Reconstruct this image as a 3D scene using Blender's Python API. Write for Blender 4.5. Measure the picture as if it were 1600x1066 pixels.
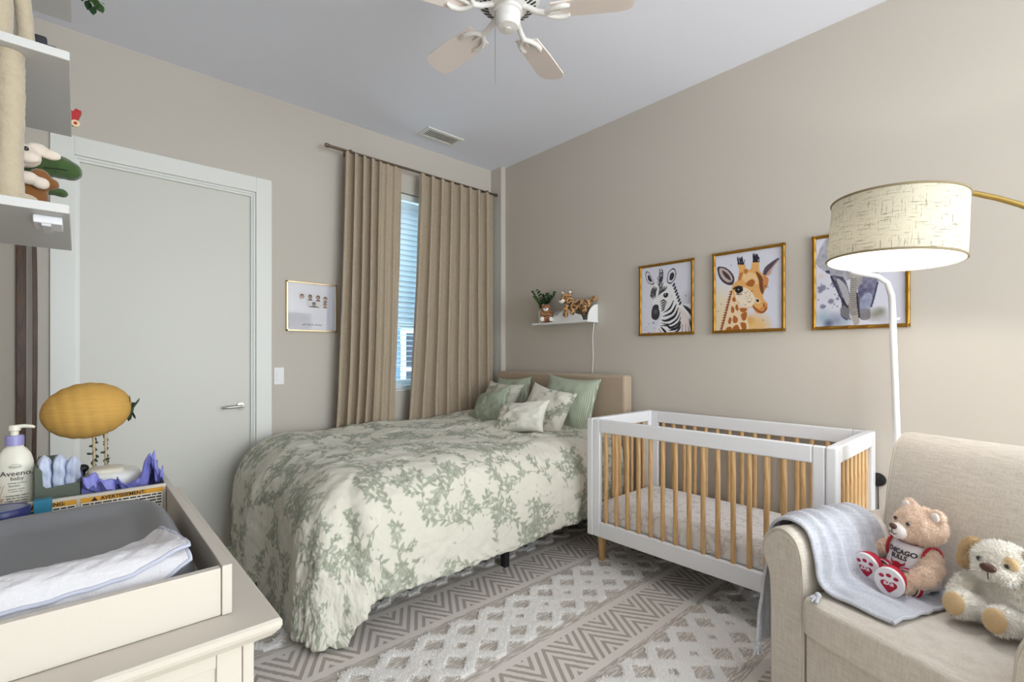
import bpy, bmesh, math, random
import numpy as np
from mathutils import Vector, Matrix, Euler

# ------------------------------------------------------------------ scene, camera, light
for o in list(bpy.data.objects):
    bpy.data.objects.remove(o)
SC = bpy.context.scene
COL = SC.collection
PI = math.pi
R = math.radians

cam_d = bpy.data.cameras.new('camera')
cam = bpy.data.objects.new('camera', cam_d)
COL.objects.link(cam)
cam.location = (0, 0, 1.30)
cam.rotation_euler = (R(90), 0, R(-42.2))
cam_d.sensor_width = 36
cam_d.lens = 749.0 / 1600 * 36
cam_d.shift_y = 24.0 / 1600
cam_d.clip_start = 0.02
SC.camera = cam

SC.view_settings.view_transform = 'Standard'
SC.view_settings.look = 'None'
SC.view_settings.gamma = 1.0
SC.view_settings.use_curve_mapping = False
SC.view_settings.exposure = 0.10

world = bpy.data.worlds.new('sky')
SC.world = world
world.use_nodes = True
_bg = world.node_tree.nodes['Background']
_bg.inputs['Color'].default_value = (0.66, 0.88, 1.0, 1)
_bg.inputs['Strength'].default_value = 5.0

def area_light(name, loc, rot, sx, sy, power, color):
    d = bpy.data.lights.new(name, 'AREA')
    d.shape = 'RECTANGLE'; d.size = sx; d.size_y = sy
    d.energy = power; d.color = color
    o = bpy.data.objects.new(name, d); COL.objects.link(o)
    o.location = loc; o.rotation_euler = rot
    return o
# added fill light, unseen at the far end behind the camera, evens out the room
area_light('added_fill_light', (1.45, -3.58, 1.50), (R(90), 0, 0), 2.9, 2.5, 118, (1.0, 0.945, 0.90))

# ------------------------------------------------------------------ helpers
def lin(c):
    return tuple(((x / 255) / 12.92 if x / 255 <= 0.04045 else ((x / 255 + 0.055) / 1.055) ** 2.4) for x in c)

class N:
    """tiny node-expression helper"""
    def __init__(s, mat):
        s.nt = mat.node_tree; s.b = s.nt.nodes.get('Principled BSDF')
    def new(s, t, **kw):
        n = s.nt.nodes.new(t)
        for k, v in kw.items(): setattr(n, k, v)
        return n
    def link(s, a, b): s.nt.links.new(a, b)
    def put(s, sock, v):
        if hasattr(v, 'is_linked') or isinstance(v, bpy.types.NodeSocket): s.link(v, sock)
        elif isinstance(v, (tuple, list)):
            sock.default_value = tuple(v) + ((1,) if len(v) == 3 and len(sock.default_value) == 4 else ())
        else: sock.default_value = v
    def m(s, op, a, b=0.0, c=None):
        n = s.new('ShaderNodeMath', operation=op)
        s.put(n.inputs[0], a); s.put(n.inputs[1], b)
        if c is not None: s.put(n.inputs[2], c)
        return n.outputs[0]
    def mix(s, f, a, b, blend='MIX'):
        n = s.new('ShaderNodeMix', data_type='RGBA', blend_type=blend)
        s.put(n.inputs[0], f); s.put(n.inputs[6], a); s.put(n.inputs[7], b)
        return n.outputs[2]
    def coord(s, kind='Object', scale=(1, 1, 1), rot=(0, 0, 0)):
        c = s.new('ShaderNodeTexCoord'); mp = s.new('ShaderNodeMapping')
        mp.inputs['Scale'].default_value = scale; mp.inputs['Rotation'].default_value = rot
        s.link(c.outputs[kind], mp.inputs[0]); return mp.outputs[0]
    def noise(s, vec, scale, detail=3, rough=.5):
        n = s.new('ShaderNodeTexNoise'); s.link(vec, n.inputs['Vector'])
        n.inputs['Scale'].default_value = scale; n.inputs['Detail'].default_value = detail
        n.inputs['Roughness'].default_value = rough
        return n.outputs['Fac']
    def step(s, x, lo, hi):
        n = s.new('ShaderNodeMapRange', interpolation_type='SMOOTHSTEP')
        s.put(n.inputs[0], x); n.inputs[1].default_value = lo; n.inputs[2].default_value = hi
        return n.outputs[0]
    def bump(s, h, strength=.3, dist=.01):
        n = s.new('ShaderNodeBump'); n.inputs['Strength'].default_value = strength
        n.inputs['Distance'].default_value = dist; s.link(h, n.inputs['Height'])
        s.link(n.outputs[0], s.b.inputs['Normal'])

MATS = {}
def mat(name, rgb, rough=.6, metal=0.0, spec=.5, bump=None, tint=None, sheen=0.0, coat=0.0, emit=None):
    if name in MATS: return MATS[name]
    m = bpy.data.materials.new(name); m.use_nodes = True
    n = N(m); b = n.b; c = lin(rgb)
    b.inputs['Base Color'].default_value = (*c, 1)
    b.inputs['Roughness'].default_value = rough
    b.inputs['Metallic'].default_value = metal
    b.inputs['Specular IOR Level'].default_value = spec
    b.inputs['Sheen Weight'].default_value = sheen
    b.inputs['Coat Weight'].default_value = coat
    if emit:
        b.inputs['Emission Color'].default_value = (*lin(emit[0]), 1); b.inputs['Emission Strength'].default_value = emit[1]
    if tint:                                   # (scale, other colour, amount)
        v = n.coord(); f = n.noise(v, tint[0], 4, .6)
        n.link(n.mix(n.m('MULTIPLY', f, tint[2]), (*c, 1), (*lin(tint[1]), 1)), b.inputs['Base Color'])
    if bump:                                   # (scale, strength, distance)
        v = n.coord(); n.bump(n.noise(v, bump[0], 4, .6), bump[1], bump[2])
    MATS[name] = m
    return m

def vcol_mat(name, rough=.8, attr='paint', bump=None, sheen=0.0, spec=.3, coat=0.0):
    if name in MATS: return MATS[name]
    m = bpy.data.materials.new(name); m.use_nodes = True; n = N(m)
    a = n.new('ShaderNodeAttribute', attribute_name=attr)
    n.link(a.outputs['Color'], n.b.inputs['Base Color'])
    n.b.inputs['Roughness'].default_value = rough; n.b.inputs['Sheen Weight'].default_value = sheen
    n.b.inputs['Specular IOR Level'].default_value = spec; n.b.inputs['Coat Weight'].default_value = coat
    n.b.inputs['Coat Roughness'].default_value = .04
    if bump:
        n.bump(n.noise(n.coord(), bump[0], 3, .6), bump[1], bump[2])
    MATS[name] = m
    return m

def weave_mat(name, rgb, rgb2, scale=260, rough=.9, amount=.6, strength=.25, translucent=0.0, kind='Object', sheen=.15):
    """linen: crossing stretched noises"""
    if name in MATS: return MATS[name]
    m = bpy.data.materials.new(name); m.use_nodes = True; n = N(m)
    a = n.noise(n.coord(kind, (scale * .06, scale * .06, scale)), 1, 2)
    b = n.noise(n.coord(kind, (scale, scale, scale * .06)), 1, 2)
    s_ = n.m('ADD', a, b)
    f = n.m('MULTIPLY', n.step(s_, .7, 1.35), amount)
    c = n.mix(f, (*lin(rgb), 1), (*lin(rgb2), 1))
    n.link(c, n.b.inputs['Base Color'])
    n.b.inputs['Roughness'].default_value = rough; n.b.inputs['Sheen Weight'].default_value = sheen
    n.b.inputs['Specular IOR Level'].default_value = .2
    n.bump(s_, strength, .002)
    if translucent:
        t = n.new('ShaderNodeBsdfTranslucent'); n.link(c, t.inputs['Color'])
        mx = n.new('ShaderNodeMixShader'); mx.inputs[0].default_value = translucent
        out = n.nt.nodes['Material Output']
        n.link(n.b.outputs[0], mx.inputs[1]); n.link(t.outputs[0], mx.inputs[2]); n.link(mx.outputs[0], out.inputs['Surface'])
    MATS[name] = m
    return m

def wood_mat(name, rgb, rgb2, scale=(3, 3, .35), rough=.45, freq=9):
    if name in MATS: return MATS[name]
    m = bpy.data.materials.new(name); m.use_nodes = True; n = N(m)
    v = n.coord('Object', scale)
    f = n.noise(v, freq, 5, .6)
    g = n.m('FRACT', n.m('MULTIPLY', f, 5.0))
    g = n.m('PINGPONG', g, .5)
    n.link(n.mix(n.m('MULTIPLY', g, 1.6), (*lin(rgb), 1), (*lin(rgb2), 1)), n.b.inputs['Base Color'])
    n.b.inputs['Roughness'].default_value = rough
    MATS[name] = m
    return m

def world_m(o):
    m = o.matrix_basis.copy()
    if o.parent is None: return m
    return world_m(o.parent) @ o.matrix_parent_inverse @ m

def adopt(o, parent):
    """parent o (already placed in world space) keeping its place"""
    o.parent = parent
    o.matrix_parent_inverse = world_m(parent).inverted()

def tag(o, label=None, cat=None, group=None, kind=None):
    if label: o['label'] = label
    if cat: o['category'] = cat
    if group: o['group'] = group
    if kind: o['kind'] = kind
    return o

def thing(name, label, cat, loc=(0, 0, 0), rz=0, group=None):
    o = bpy.data.objects.new(name, None); COL.objects.link(o)
    o.empty_display_size = .05
    o.location = loc; o.rotation_euler = (0, 0, rz)
    return tag(o, label, cat, group)

def rotz(a): return Matrix.Rotation(a, 4, 'Z')

class MB:
    def __init__(s, M=None):
        s.v = []; s.f = []; s.uv = []; s.c = []; s.M = M
    def add(s, verts, faces, uv=None, col=None):
        k = len(s.v)
        if s.M is not None: verts = [tuple(s.M @ Vector(p)) for p in verts]
        s.v += [tuple(p) for p in verts]
        s.f += [tuple(i + k for i in f) for f in faces]
        if uv is not None: s.uv += list(uv)
        if col is not None: s.c += list(col)
        return s
    def box(s, x0, x1, y0, y1, z0, z1):
        if x0 > x1: x0, x1 = x1, x0
        if y0 > y1: y0, y1 = y1, y0
        if z0 > z1: z0, z1 = z1, z0
        return s.add([(x0, y0, z0), (x1, y0, z0), (x1, y1, z0), (x0, y1, z0), (x0, y0, z1), (x1, y0, z1), (x1, y1, z1), (x0, y1, z1)],
                     [(0, 3, 2, 1), (4, 5, 6, 7), (0, 1, 5, 4), (1, 2, 6, 5), (2, 3, 7, 6), (3, 0, 4, 7)])
    def tube(s, path, rad, seg=12, caps=True, flat=None):
        P = [Vector(p) for p in path]; n = len(P)
        rads = rad if isinstance(rad, (list, tuple)) else [rad] * n
        vs = []; up = None
        for i, p in enumerate(P):
            t = (P[min(i + 1, n - 1)] - P[max(i - 1, 0)]).normalized()
            if up is None:
                a = Vector((0, 0, 1)) if abs(t.z) < .9 else Vector((1, 0, 0))
                up = (a - t * a.dot(t)).normalized()
            else:
                up = (up - t * up.dot(t)).normalized()
            side = t.cross(up)
            for k in range(seg):
                an = 2 * PI * k / seg
                fy = flat if flat else 1
                vs.append(p + (side * math.cos(an) + up * math.sin(an) * fy) * rads[i])
        fs = []
        for i in range(n - 1):
            for k in range(seg):
                k2 = (k + 1) % seg
                fs.append((i * seg + k, i * seg + k2, (i + 1) * seg + k2, (i + 1) * seg + k))
        if caps:
            fs.append(tuple(range(seg))[::-1]); fs.append(tuple((n - 1) * seg + k for k in range(seg)))
        return s.add([tuple(p) for p in vs], fs)
    def lathe(s, prof, seg=24, c=(0, 0, 0), sx=1, sy=1, close=False):
        vs = []; fs = []; n = len(prof)
        for r, z in prof:
            for k in range(seg):
                a = 2 * PI * k / seg
                vs.append((c[0] + r * sx * math.cos(a), c[1] + r * sy * math.sin(a), c[2] + z))
        for i in range(n - 1):
            for k in range(seg):
                k2 = (k + 1) % seg
                fs.append((i * seg + k, i * seg + k2, (i + 1) * seg + k2, (i + 1) * seg + k))
        if close:
            for k in range(seg):
                k2 = (k + 1) % seg
                fs.append(((n - 1) * seg + k, (n - 1) * seg + k2, k2, k))
        else:
            if prof[0][0] > 1e-6: fs.append(tuple(range(seg))[::-1])
            if prof[-1][0] > 1e-6: fs.append(tuple((n - 1) * seg + k for k in range(seg)))
        return s.add(vs, fs)
    def ell(s, c, r, rot=None, seg=20, rings=12):
        if not isinstance(r, (tuple, list)): r = (r, r, r)
        m = Euler([R(a) for a in rot]).to_matrix() if rot else Matrix.Identity(3)
        vs = []; fs = []
        C = Vector(c)
        vs.append(C + m @ Vector((0, 0, -r[2])))
        for i in range(1, rings):
            p = -PI / 2 + PI * i / rings
            for k in range(seg):
                a = 2 * PI * k / seg
                vs.append(C + m @ Vector((r[0] * math.cos(p) * math.cos(a), r[1] * math.cos(p) * math.sin(a), r[2] * math.sin(p))))
        vs.append(C + m @ Vector((0, 0, r[2])))
        for k in range(seg): fs.append((0, 1 + (k + 1) % seg, 1 + k))
        for i in range(rings - 2):
            for k in range(seg):
                a = 1 + i * seg + k; b = 1 + i * seg + (k + 1) % seg
                fs.append((a, b, b + seg, a + seg))
        L = len(vs) - 1
        for k in range(seg): fs.append((L, L - seg + k, L - seg + (k + 1) % seg))
        return s.add([tuple(p) for p in vs], fs)
    def prism(s, poly, o, ux, uy, th):
        """2D outline in plane (ux, uy) at o, extruded by th along ux x uy"""
        o, ux, uy = Vector(o), Vector(ux), Vector(uy); w = ux.cross(uy).normalized() * th
        n = len(poly)
        a = [o + ux * p[0] + uy * p[1] for p in poly]; b = [p + w for p in a]
        fs = [tuple(range(n))[::-1], tuple(range(n, 2 * n))]
        for i in range(n):
            j = (i + 1) % n
            fs.append((i, j, n + j, n + i))
        return s.add([tuple(p) for p in a + b], fs)
    def grid(s, pts, closeu=False):
        """pts: rows of points"""
        nr, nc = len(pts), len(pts[0])
        vs = [tuple(p) for row in pts for p in row]; fs = []
        for i in range(nr - 1):
            for j in range(nc - (0 if closeu else 1)):
                j2 = (j + 1) % nc
                fs.append((i * nc + j, i * nc + j2, (i + 1) * nc + j2, (i + 1) * nc + j))
        return s.add(vs, fs)
    def build(s, name, m, parent=None, smooth=True, angle=42, bevel=0, bseg=2, sub=0, solid=0, local=False, mods=()):
        me = bpy.data.meshes.new(name)
        v = np.array(s.v, dtype=float)
        lo, hi = v.min(0), v.max(0)
        org = np.zeros(3) if local else np.array([(lo[0] + hi[0]) / 2, (lo[1] + hi[1]) / 2, lo[2]])
        me.from_pydata([tuple(p) for p in (v - org)], [], s.f)
        if s.uv:
            L = me.uv_layers.new(name='UVMap')
            idx = np.empty(len(me.loops), dtype=np.int32); me.loops.foreach_get('vertex_index', idx)
            L.data.foreach_set('uv', np.array(s.uv, dtype=np.float32)[idx].ravel())
        if s.c:
            A = me.color_attributes.new('paint', 'FLOAT_COLOR', 'POINT')
            A.data.foreach_set('color', np.array(s.c, dtype=np.float32).ravel())
        bm = bmesh.new(); bm.from_mesh(me); bmesh.ops.recalc_face_normals(bm, faces=bm.faces); bm.to_mesh(me); bm.free()
        me.materials.append(m)
        if smooth:
            me.polygons.foreach_set('use_smooth', [True] * len(me.polygons))
            if angle: me.set_sharp_from_angle(angle=R(angle))
        o = bpy.data.objects.new(name, me); COL.objects.link(o)
        o.location = org
        if parent is not None:
            if local: o.parent = parent
            else: adopt(o, parent)
        if bevel:
            b = o.modifiers.new('bevel', 'BEVEL'); b.width = bevel; b.segments = bseg; b.limit_method = 'ANGLE'; b.angle_limit = R(35)
            b.harden_normals = False
        if solid:
            b = o.modifiers.new('solid', 'SOLIDIFY'); b.thickness = solid; b.offset = 0
        if sub:
            b = o.modifiers.new('sub', 'SUBSURF'); b.levels = sub; b.render_levels = sub
        return o

def np_mesh(name, P, m, parent=None, cols=None, uv=None, wrap=False):
    """P: (r,c,3) grid array -> one mesh object, fast path for dense cloth"""
    r, c = P.shape[:2]
    org = np.array([P[..., 0].mean(), P[..., 1].mean(), P[..., 2].min()])
    V = (P - org).reshape(-1, 3).astype(np.float32)
    i, j = np.meshgrid(np.arange(r - 1), np.arange(c if wrap else c - 1), indexing='ij')
    j2 = (j + 1) % c
    q = np.stack([i * c + j, i * c + j2, (i + 1) * c + j2, (i + 1) * c + j], -1).reshape(-1, 4).astype(np.int32)
    me = bpy.data.meshes.new(name)
    me.vertices.add(len(V)); me.vertices.foreach_set('co', V.ravel())
    me.loops.add(q.size); me.loops.foreach_set('vertex_index', q.ravel())
    me.polygons.add(len(q)); me.polygons.foreach_set('loop_start', np.arange(0, q.size, 4, dtype=np.int32))
    me.polygons.foreach_set('use_smooth', np.ones(len(q), dtype=bool))
    me.update(calc_edges=True); me.validate()
    if cols is not None:
        A = me.color_attributes.new('paint', 'FLOAT_COLOR', 'POINT')
        cc = np.ones((len(V), 4), np.float32); cc[:, :3] = cols.reshape(-1, 3)
        A.data.foreach_set('color', cc.ravel())
    if uv is not None:
        L = me.uv_layers.new(name='UVMap'); L.data.foreach_set('uv', uv.reshape(-1, 2)[q.ravel()].astype(np.float32).ravel())
    me.materials.append(m)
    o = bpy.data.objects.new(name, me); COL.objects.link(o); o.location = org
    if parent is not None: adopt(o, parent)
    return o

def vnoise(shape, cells, seed, octaves=1):
    """smooth value noise on a numpy grid"""
    rng = np.random.default_rng(seed); out = np.zeros(shape); amp = 1
    cy, cx = cells
    for k in range(octaves):
        g = rng.uniform(-1, 1, (int(cy) + 4, int(cx) + 4))
        y = np.linspace(0, cy, shape[0]); x = np.linspace(0, cx, shape[1])
        iy = y.astype(int); ix = x.astype(int); fy = y - iy; fx = x - ix
        fy = fy * fy * fy * (fy * (6 * fy - 15) + 10); fx = fx * fx * fx * (fx * (6 * fx - 15) + 10)
        a = g[np.ix_(iy, ix)]; b = g[np.ix_(iy, ix + 1)]; c = g[np.ix_(iy + 1, ix)]; d = g[np.ix_(iy + 1, ix + 1)]
        fy = fy[:, None]; fx = fx[None]
        out += amp * ((a * (1 - fx) + b * fx) * (1 - fy) + (c * (1 - fx) + d * fx) * fy)
        amp *= .5; cy *= 2; cx *= 2
    return out

def grid_normals(P):
    n = np.cross(np.gradient(P, axis=1), np.gradient(P, axis=0))
    return n / (np.linalg.norm(n, axis=-1, keepdims=True) + 1e-9)

def spline(pts, n=8, closed=True):
    """Catmull-Rom through 2D/3D points"""
    P = np.array(pts, float); k = len(P); out = []
    for i in range(k if closed else k - 1):
        if closed: p = [P[(i + d) % k] for d in (-1, 0, 1, 2)]
        else: p = [P[min(max(i + d, 0), k - 1)] for d in (-1, 0, 1, 2)]
        for t in np.linspace(0, 1, n, endpoint=False):
            out.append(.5 * (2 * p[1] + (p[2] - p[0]) * t + (2 * p[0] - 5 * p[1] + 4 * p[2] - p[3]) * t * t + (3 * p[1] - p[0] - 3 * p[2] + p[3]) * t ** 3))
    if not closed: out.append(P[-1])
    return np.array(out)

class Canvas:
    """paints flat print (sRGB 0-255) that is stored as vertex colour"""
    def __init__(s, h, w, bg):
        s.h, s.w = h, w; s.a = np.empty((h, w, 3)); s.a[:] = bg
        s.H = None
    def xf(s, pts):
        p = np.array(pts, float)
        if s.H is None: return p
        q = np.c_[p, np.ones(len(p))] @ s.H.T
        return q[:, :2] / q[:, 2:]
    def homography(s, src):
        """src: TL,TR,BR,BL picture corners -> canvas"""
        dst = [(0, 0), (s.w, 0), (s.w, s.h), (0, s.h)]; A = []; b = []
        for (x, y), (u, v) in zip(src, dst):
            A.append([x, y, 1, 0, 0, 0, -u * x, -u * y]); b.append(u)
            A.append([0, 0, 0, x, y, 1, -v * x, -v * y]); b.append(v)
        s.H = np.append(np.linalg.solve(np.array(A), np.array(b)), 1).reshape(3, 3)
    def _blend(s, y0, x0, mask, col):
        h, w = mask.shape
        s.a[y0:y0 + h, x0:x0 + w] = s.a[y0:y0 + h, x0:x0 + w] * (1 - mask[..., None]) + np.array(col, float) * mask[..., None]
    def poly(s, pts, col, alpha=1.0, smooth=True, tex=0, seed=0, raw=False):
        p = np.array(pts, float) if raw else s.xf(pts)
        if smooth: p = spline(p, 6)
        x0, y0 = np.floor(p.min(0)).astype(int); x1, y1 = np.ceil(p.max(0)).astype(int) + 1
        x0, y0 = max(x0, 0), max(y0, 0); x1, y1 = min(x1, s.w), min(y1, s.h)
        if x1 <= x0 or y1 <= y0: return
        Y, X = np.mgrid[y0:y1, x0:x1]; X = X + .5; Y = Y + .5
        ins = np.zeros(X.shape, bool)
        xs, ys = p[:, 0], p[:, 1]; xn, yn = np.roll(xs, -1), np.roll(ys, -1)
        for a, b, c, d in zip(xs, ys, xn, yn):
            if b == d: continue
            cond = (b > Y) != (d > Y)
            ins ^= cond & (X < (c - a) * (Y - b) / (d - b) + a)
        m = ins.astype(float) * alpha
        if tex: m *= np.clip(1 - tex * (.5 + .5 * vnoise(m.shape, (max(1, m.shape[0] / 12), max(1, m.shape[1] / 12)), seed + 7, 2)), 0, 1)
        s._blend(y0, x0, m, col)
    def blob(s, c, r, col, alpha=1.0, soft=1.0, raw=False):
        """soft round wash"""
        c = np.array(c, float) if raw else s.xf([c])[0]
        rx, ry = (r, r) if not isinstance(r, (tuple, list)) else r
        x0, x1 = int(max(0, c[0] - rx * 1.6)), int(min(s.w, c[0] + rx * 1.6 + 1)); y0, y1 = int(max(0, c[1] - ry * 1.6)), int(min(s.h, c[1] + ry * 1.6 + 1))
        if x1 <= x0 or y1 <= y0: return
        Y, X = np.mgrid[y0:y1, x0:x1]
        d = np.hypot((X - c[0]) / rx, (Y - c[1]) / ry)
        m = np.clip((1 + soft * .5 - d) / max(soft, .05), 0, 1) * alpha
        s._blend(y0, x0, m, col)
    def line(s, pts, w, col, alpha=1.0, smooth=True, taper=False, raw=False):
        p = np.array(pts, float) if raw else s.xf(pts)
        if smooth and len(p) > 2: p = spline(p, 6, False)
        n = len(p); t = np.gradient(p, axis=0); t /= np.linalg.norm(t, axis=1, keepdims=True) + 1e-9
        q = np.c_[-t[:, 1], t[:, 0]]
        ww = np.full(n, w / 2.0 * (.75 if s.H is not None and not raw else 1))
        if taper: ww = ww * np.maximum(.15, np.sin(np.linspace(.15, PI - .05, n)))
        s.poly(np.r_[p + q * ww[:, None], (p - q * ww[:, None])[::-1]], col, alpha, smooth=False, raw=True)
    def sample(s, r, c):
        """box-downsample to an r x c grid of linear colours"""
        yi = np.linspace(0, s.h - 1e-6, r + 1).astype(int); xi = np.linspace(0, s.w - 1e-6, c + 1).astype(int)
        I = np.zeros((s.h + 1, s.w + 1, 3)); I[1:, 1:] = s.a.cumsum(0).cumsum(1)
        y0, y1 = yi[:-1], np.maximum(yi[1:], yi[:-1] + 1); x0, x1 = xi[:-1], np.maximum(xi[1:], xi[:-1] + 1)
        S = (I[np.ix_(y1, x1)] - I[np.ix_(y0, x1)] - I[np.ix_(y1, x0)] + I[np.ix_(y0, x0)]) / ((y1 - y0)[:, None] * (x1 - x0)[None])[..., None]
        S = np.clip(S / 255, 0, 1)
        return np.where(S <= .04045, S / 12.92, ((S + .055) / 1.055) ** 2.4)

def text_geo(txt, size, align='CENTER', bold=0.0, shear=0.0, spacing=1.0):
    """2D triangles of lettering from the built-in font: verts (x,y), faces"""
    cu = bpy.data.curves.new('lettering', 'FONT'); cu.body = txt; cu.size = size; cu.align_x = align; cu.align_y = 'CENTER'
    cu.resolution_u = 3; cu.offset = bold; cu.shear = shear; cu.space_character = spacing
    o = bpy.data.objects.new('lettering', cu); COL.objects.link(o)
    me = o.to_mesh()
    v = [tuple(p.co[:2]) for p in me.vertices]; f = [tuple(p.vertices) for p in me.polygons]
    o.to_mesh_clear(); bpy.data.objects.remove(o); bpy.data.curves.remove(cu)
    return v, f

def text_flat(name, txt, size, o, ux, uy, m, parent, lift=.0004, **kw):
    v, f = text_geo(txt, size, **kw)
    o, ux, uy = Vector(o), Vector(ux).normalized(), Vector(uy).normalized(); w = ux.cross(uy) * lift
    mb = MB(); mb.add([tuple(o + ux * a + uy * b + w) for a, b in v], f)
    return mb.build(name, m, parent, smooth=False)

def blob_mesh(name, ells, m, parent=None, voxel=.006, smooth=6, noise=0.0, nscale=.03, local_M=None):
    """several ellipsoids fused to one continuous soft body (baked)"""
    mb = MB(local_M)
    for e in ells: mb.ell(*e)
    o = mb.build(name, m, None, angle=0)
    r = o.modifiers.new('r', 'REMESH'); r.mode = 'VOXEL'; r.voxel_size = voxel; r.use_smooth_shade = True
    s = o.modifiers.new('s', 'SMOOTH'); s.iterations = smooth; s.factor = .6
    if noise:
        t = bpy.data.textures.new(name + '_fuzz', 'CLOUDS'); t.noise_scale = nscale
        d = o.modifiers.new('d', 'DISPLACE'); d.texture = t; d.strength = noise; d.mid_level = .5; d.texture_coords = 'LOCAL'
    dg = bpy.context.evaluated_depsgraph_get(); dg.update()
    me = bpy.data.meshes.new_from_object(o.evaluated_get(dg)); me.name = name
    o.modifiers.clear(); o.data = me
    me.polygons.foreach_set('use_smooth', [True] * len(me.polygons))
    if parent is not None: adopt(o, parent)
    return o

def fur(body, n, length, width, m, seed=1, lean=.6, gravity=.3, name='fur', mask=None):
    """short tufts standing on a body: one mesh child"""
    rng = np.random.default_rng(seed)
    me = body.data; me.calc_loop_triangles()
    nv = len(me.vertices); co = np.empty(nv * 3, np.float32); me.vertices.foreach_get('co', co); co = co.reshape(-1, 3)
    no = np.empty(nv * 3, np.float32); me.vertices.foreach_get('normal', no); no = no.reshape(-1, 3)
    tr = np.empty(len(me.loop_triangles) * 3, np.int32); me.loop_triangles.foreach_get('vertices', tr); tr = tr.reshape(-1, 3)
    A, B, C = co[tr[:, 0]], co[tr[:, 1]], co[tr[:, 2]]
    ar = np.linalg.norm(np.cross(B - A, C - A), axis=1); k = rng.choice(len(tr), n, p=ar / ar.sum())
    r1, r2 = rng.random((2, n)); sq = np.sqrt(r1)
    w = np.stack([1 - sq, sq * (1 - r2), sq * r2], 1)
    P = (co[tr[k]] * w[..., None]).sum(1); Nn = (no[tr[k]] * w[..., None]).sum(1)
    if mask is not None:
        keep = mask(P); P, Nn = P[keep], Nn[keep]; n = len(P)
    d = Nn + rng.normal(0, lean, (n, 3)) * .6 + np.array([0, 0, -gravity]); d /= np.linalg.norm(d, axis=1, keepdims=True)
    side = np.cross(d, rng.normal(0, 1, (n, 3))); side /= np.linalg.norm(side, axis=1, keepdims=True) + 1e-9
    L = length * rng.uniform(.6, 1.3, (n, 1)); base = P - Nn * length * .15
    V = np.stack([base - side * width, base + side * width, base + d * L], 1).reshape(-1, 3)
    f = MB(); me2 = bpy.data.meshes.new(name)
    me2.from_pydata(V.tolist(), [], np.arange(n * 3).reshape(-1, 3).tolist()); me2.materials.append(m)
    o = bpy.data.objects.new(name, me2); COL.objects.link(o); o.parent = body; o['kind'] = 'stuff'
    return o
# ------------------------------------------------------------------ room shell
XC, XB, YA, YD, ZC = -0.24, 3.11, 3.68, -3.40, 3.147
WALL = mat('wall_paint', (202, 194, 184), .75, bump=(220, .05, .002))
CEIL = mat('ceiling_paint', (237, 239, 250), .85)
TRIM = mat('trim_paint', (232, 232, 228), .38)
DOOR = mat('door_paint', (216, 214, 206), .42)
WHITE = mat('white_lacquer', (238, 238, 238), .35)
BLACK = mat('black_metal', (22, 22, 26), .5)
def struct(o): o['kind'] = 'structure'; return o

FLOOR = wood_mat('floor_oak', (214, 200, 180), (196, 178, 154), (.4, 4, 4), .4)
struct(MB().box(XC - .2, XB + .2, YD - .2, YA + .2, -.10, -.004).build('floor', FLOOR, smooth=False))
struct(MB().box(XC - .2, XB + .2, YD - .2, YA + .2, ZC, ZC + .1).build('ceiling', CEIL, smooth=False))

# wall with door and window
WX0, WX1, WZ0, WZ1 = 1.74, 2.84, 1.00, 2.71
DX0, DX1, DZ = -.022, .930, 2.455
w = MB()
T = .22
w.box(XC - .2, DX0, YA, YA + T, 0, ZC)
w.box(DX0, DX1, YA, YA + T, DZ, ZC)
w.box(DX1, WX0, YA, YA + T, 0, ZC)
w.box(WX0, WX1, YA, YA + T, 0, WZ0)
w.box(WX0, WX1, YA, YA + T, WZ1, ZC)
w.box(WX1, XB + .2, YA, YA + T, 0, ZC)
struct(w.build('wall_left', WALL, smooth=False))
struct(MB().box(XB, XB + .2, YD - .2, YA, 0, ZC).build('wall_right', WALL, smooth=False))
struct(MB().box(XC - .2, XC, YD - .2, YA, 0, ZC).build('wall_side', WALL, smooth=False))
# unseen wall behind the camera, wide opening added to let the fill light in
w = MB()
w.box(XC, .0, YD - .2, YD, 0, ZC); w.box(2.9, XB, YD - .2, YD, 0, ZC)
w.box(.0, 2.9, YD - .2, YD, 0, .20); w.box(.0, 2.9, YD - .2, YD, 2.78, ZC)
struct(w.build('wall_back', WALL, smooth=False))
# corner pilaster
struct(MB().box(3.053, XB, 3.524, YA, 0, ZC).build('trim_1', WALL, smooth=False, bevel=.003))
# baseboards
b = MB(); b.box(DX1 + .09, 3.05, YA - .014, YA, 0, .10); struct(b.build('baseboard_left', TRIM, smooth=False, bevel=.004))
b = MB(); b.box(XB - .014, XB, YD, 3.52, 0, .10); struct(b.build('baseboard_right', TRIM, smooth=False, bevel=.004))
b = MB(); b.box(XC, XC + .014, YD, YA, 0, .10); struct(b.build('baseboard_side', TRIM, smooth=False, bevel=.004))

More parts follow.
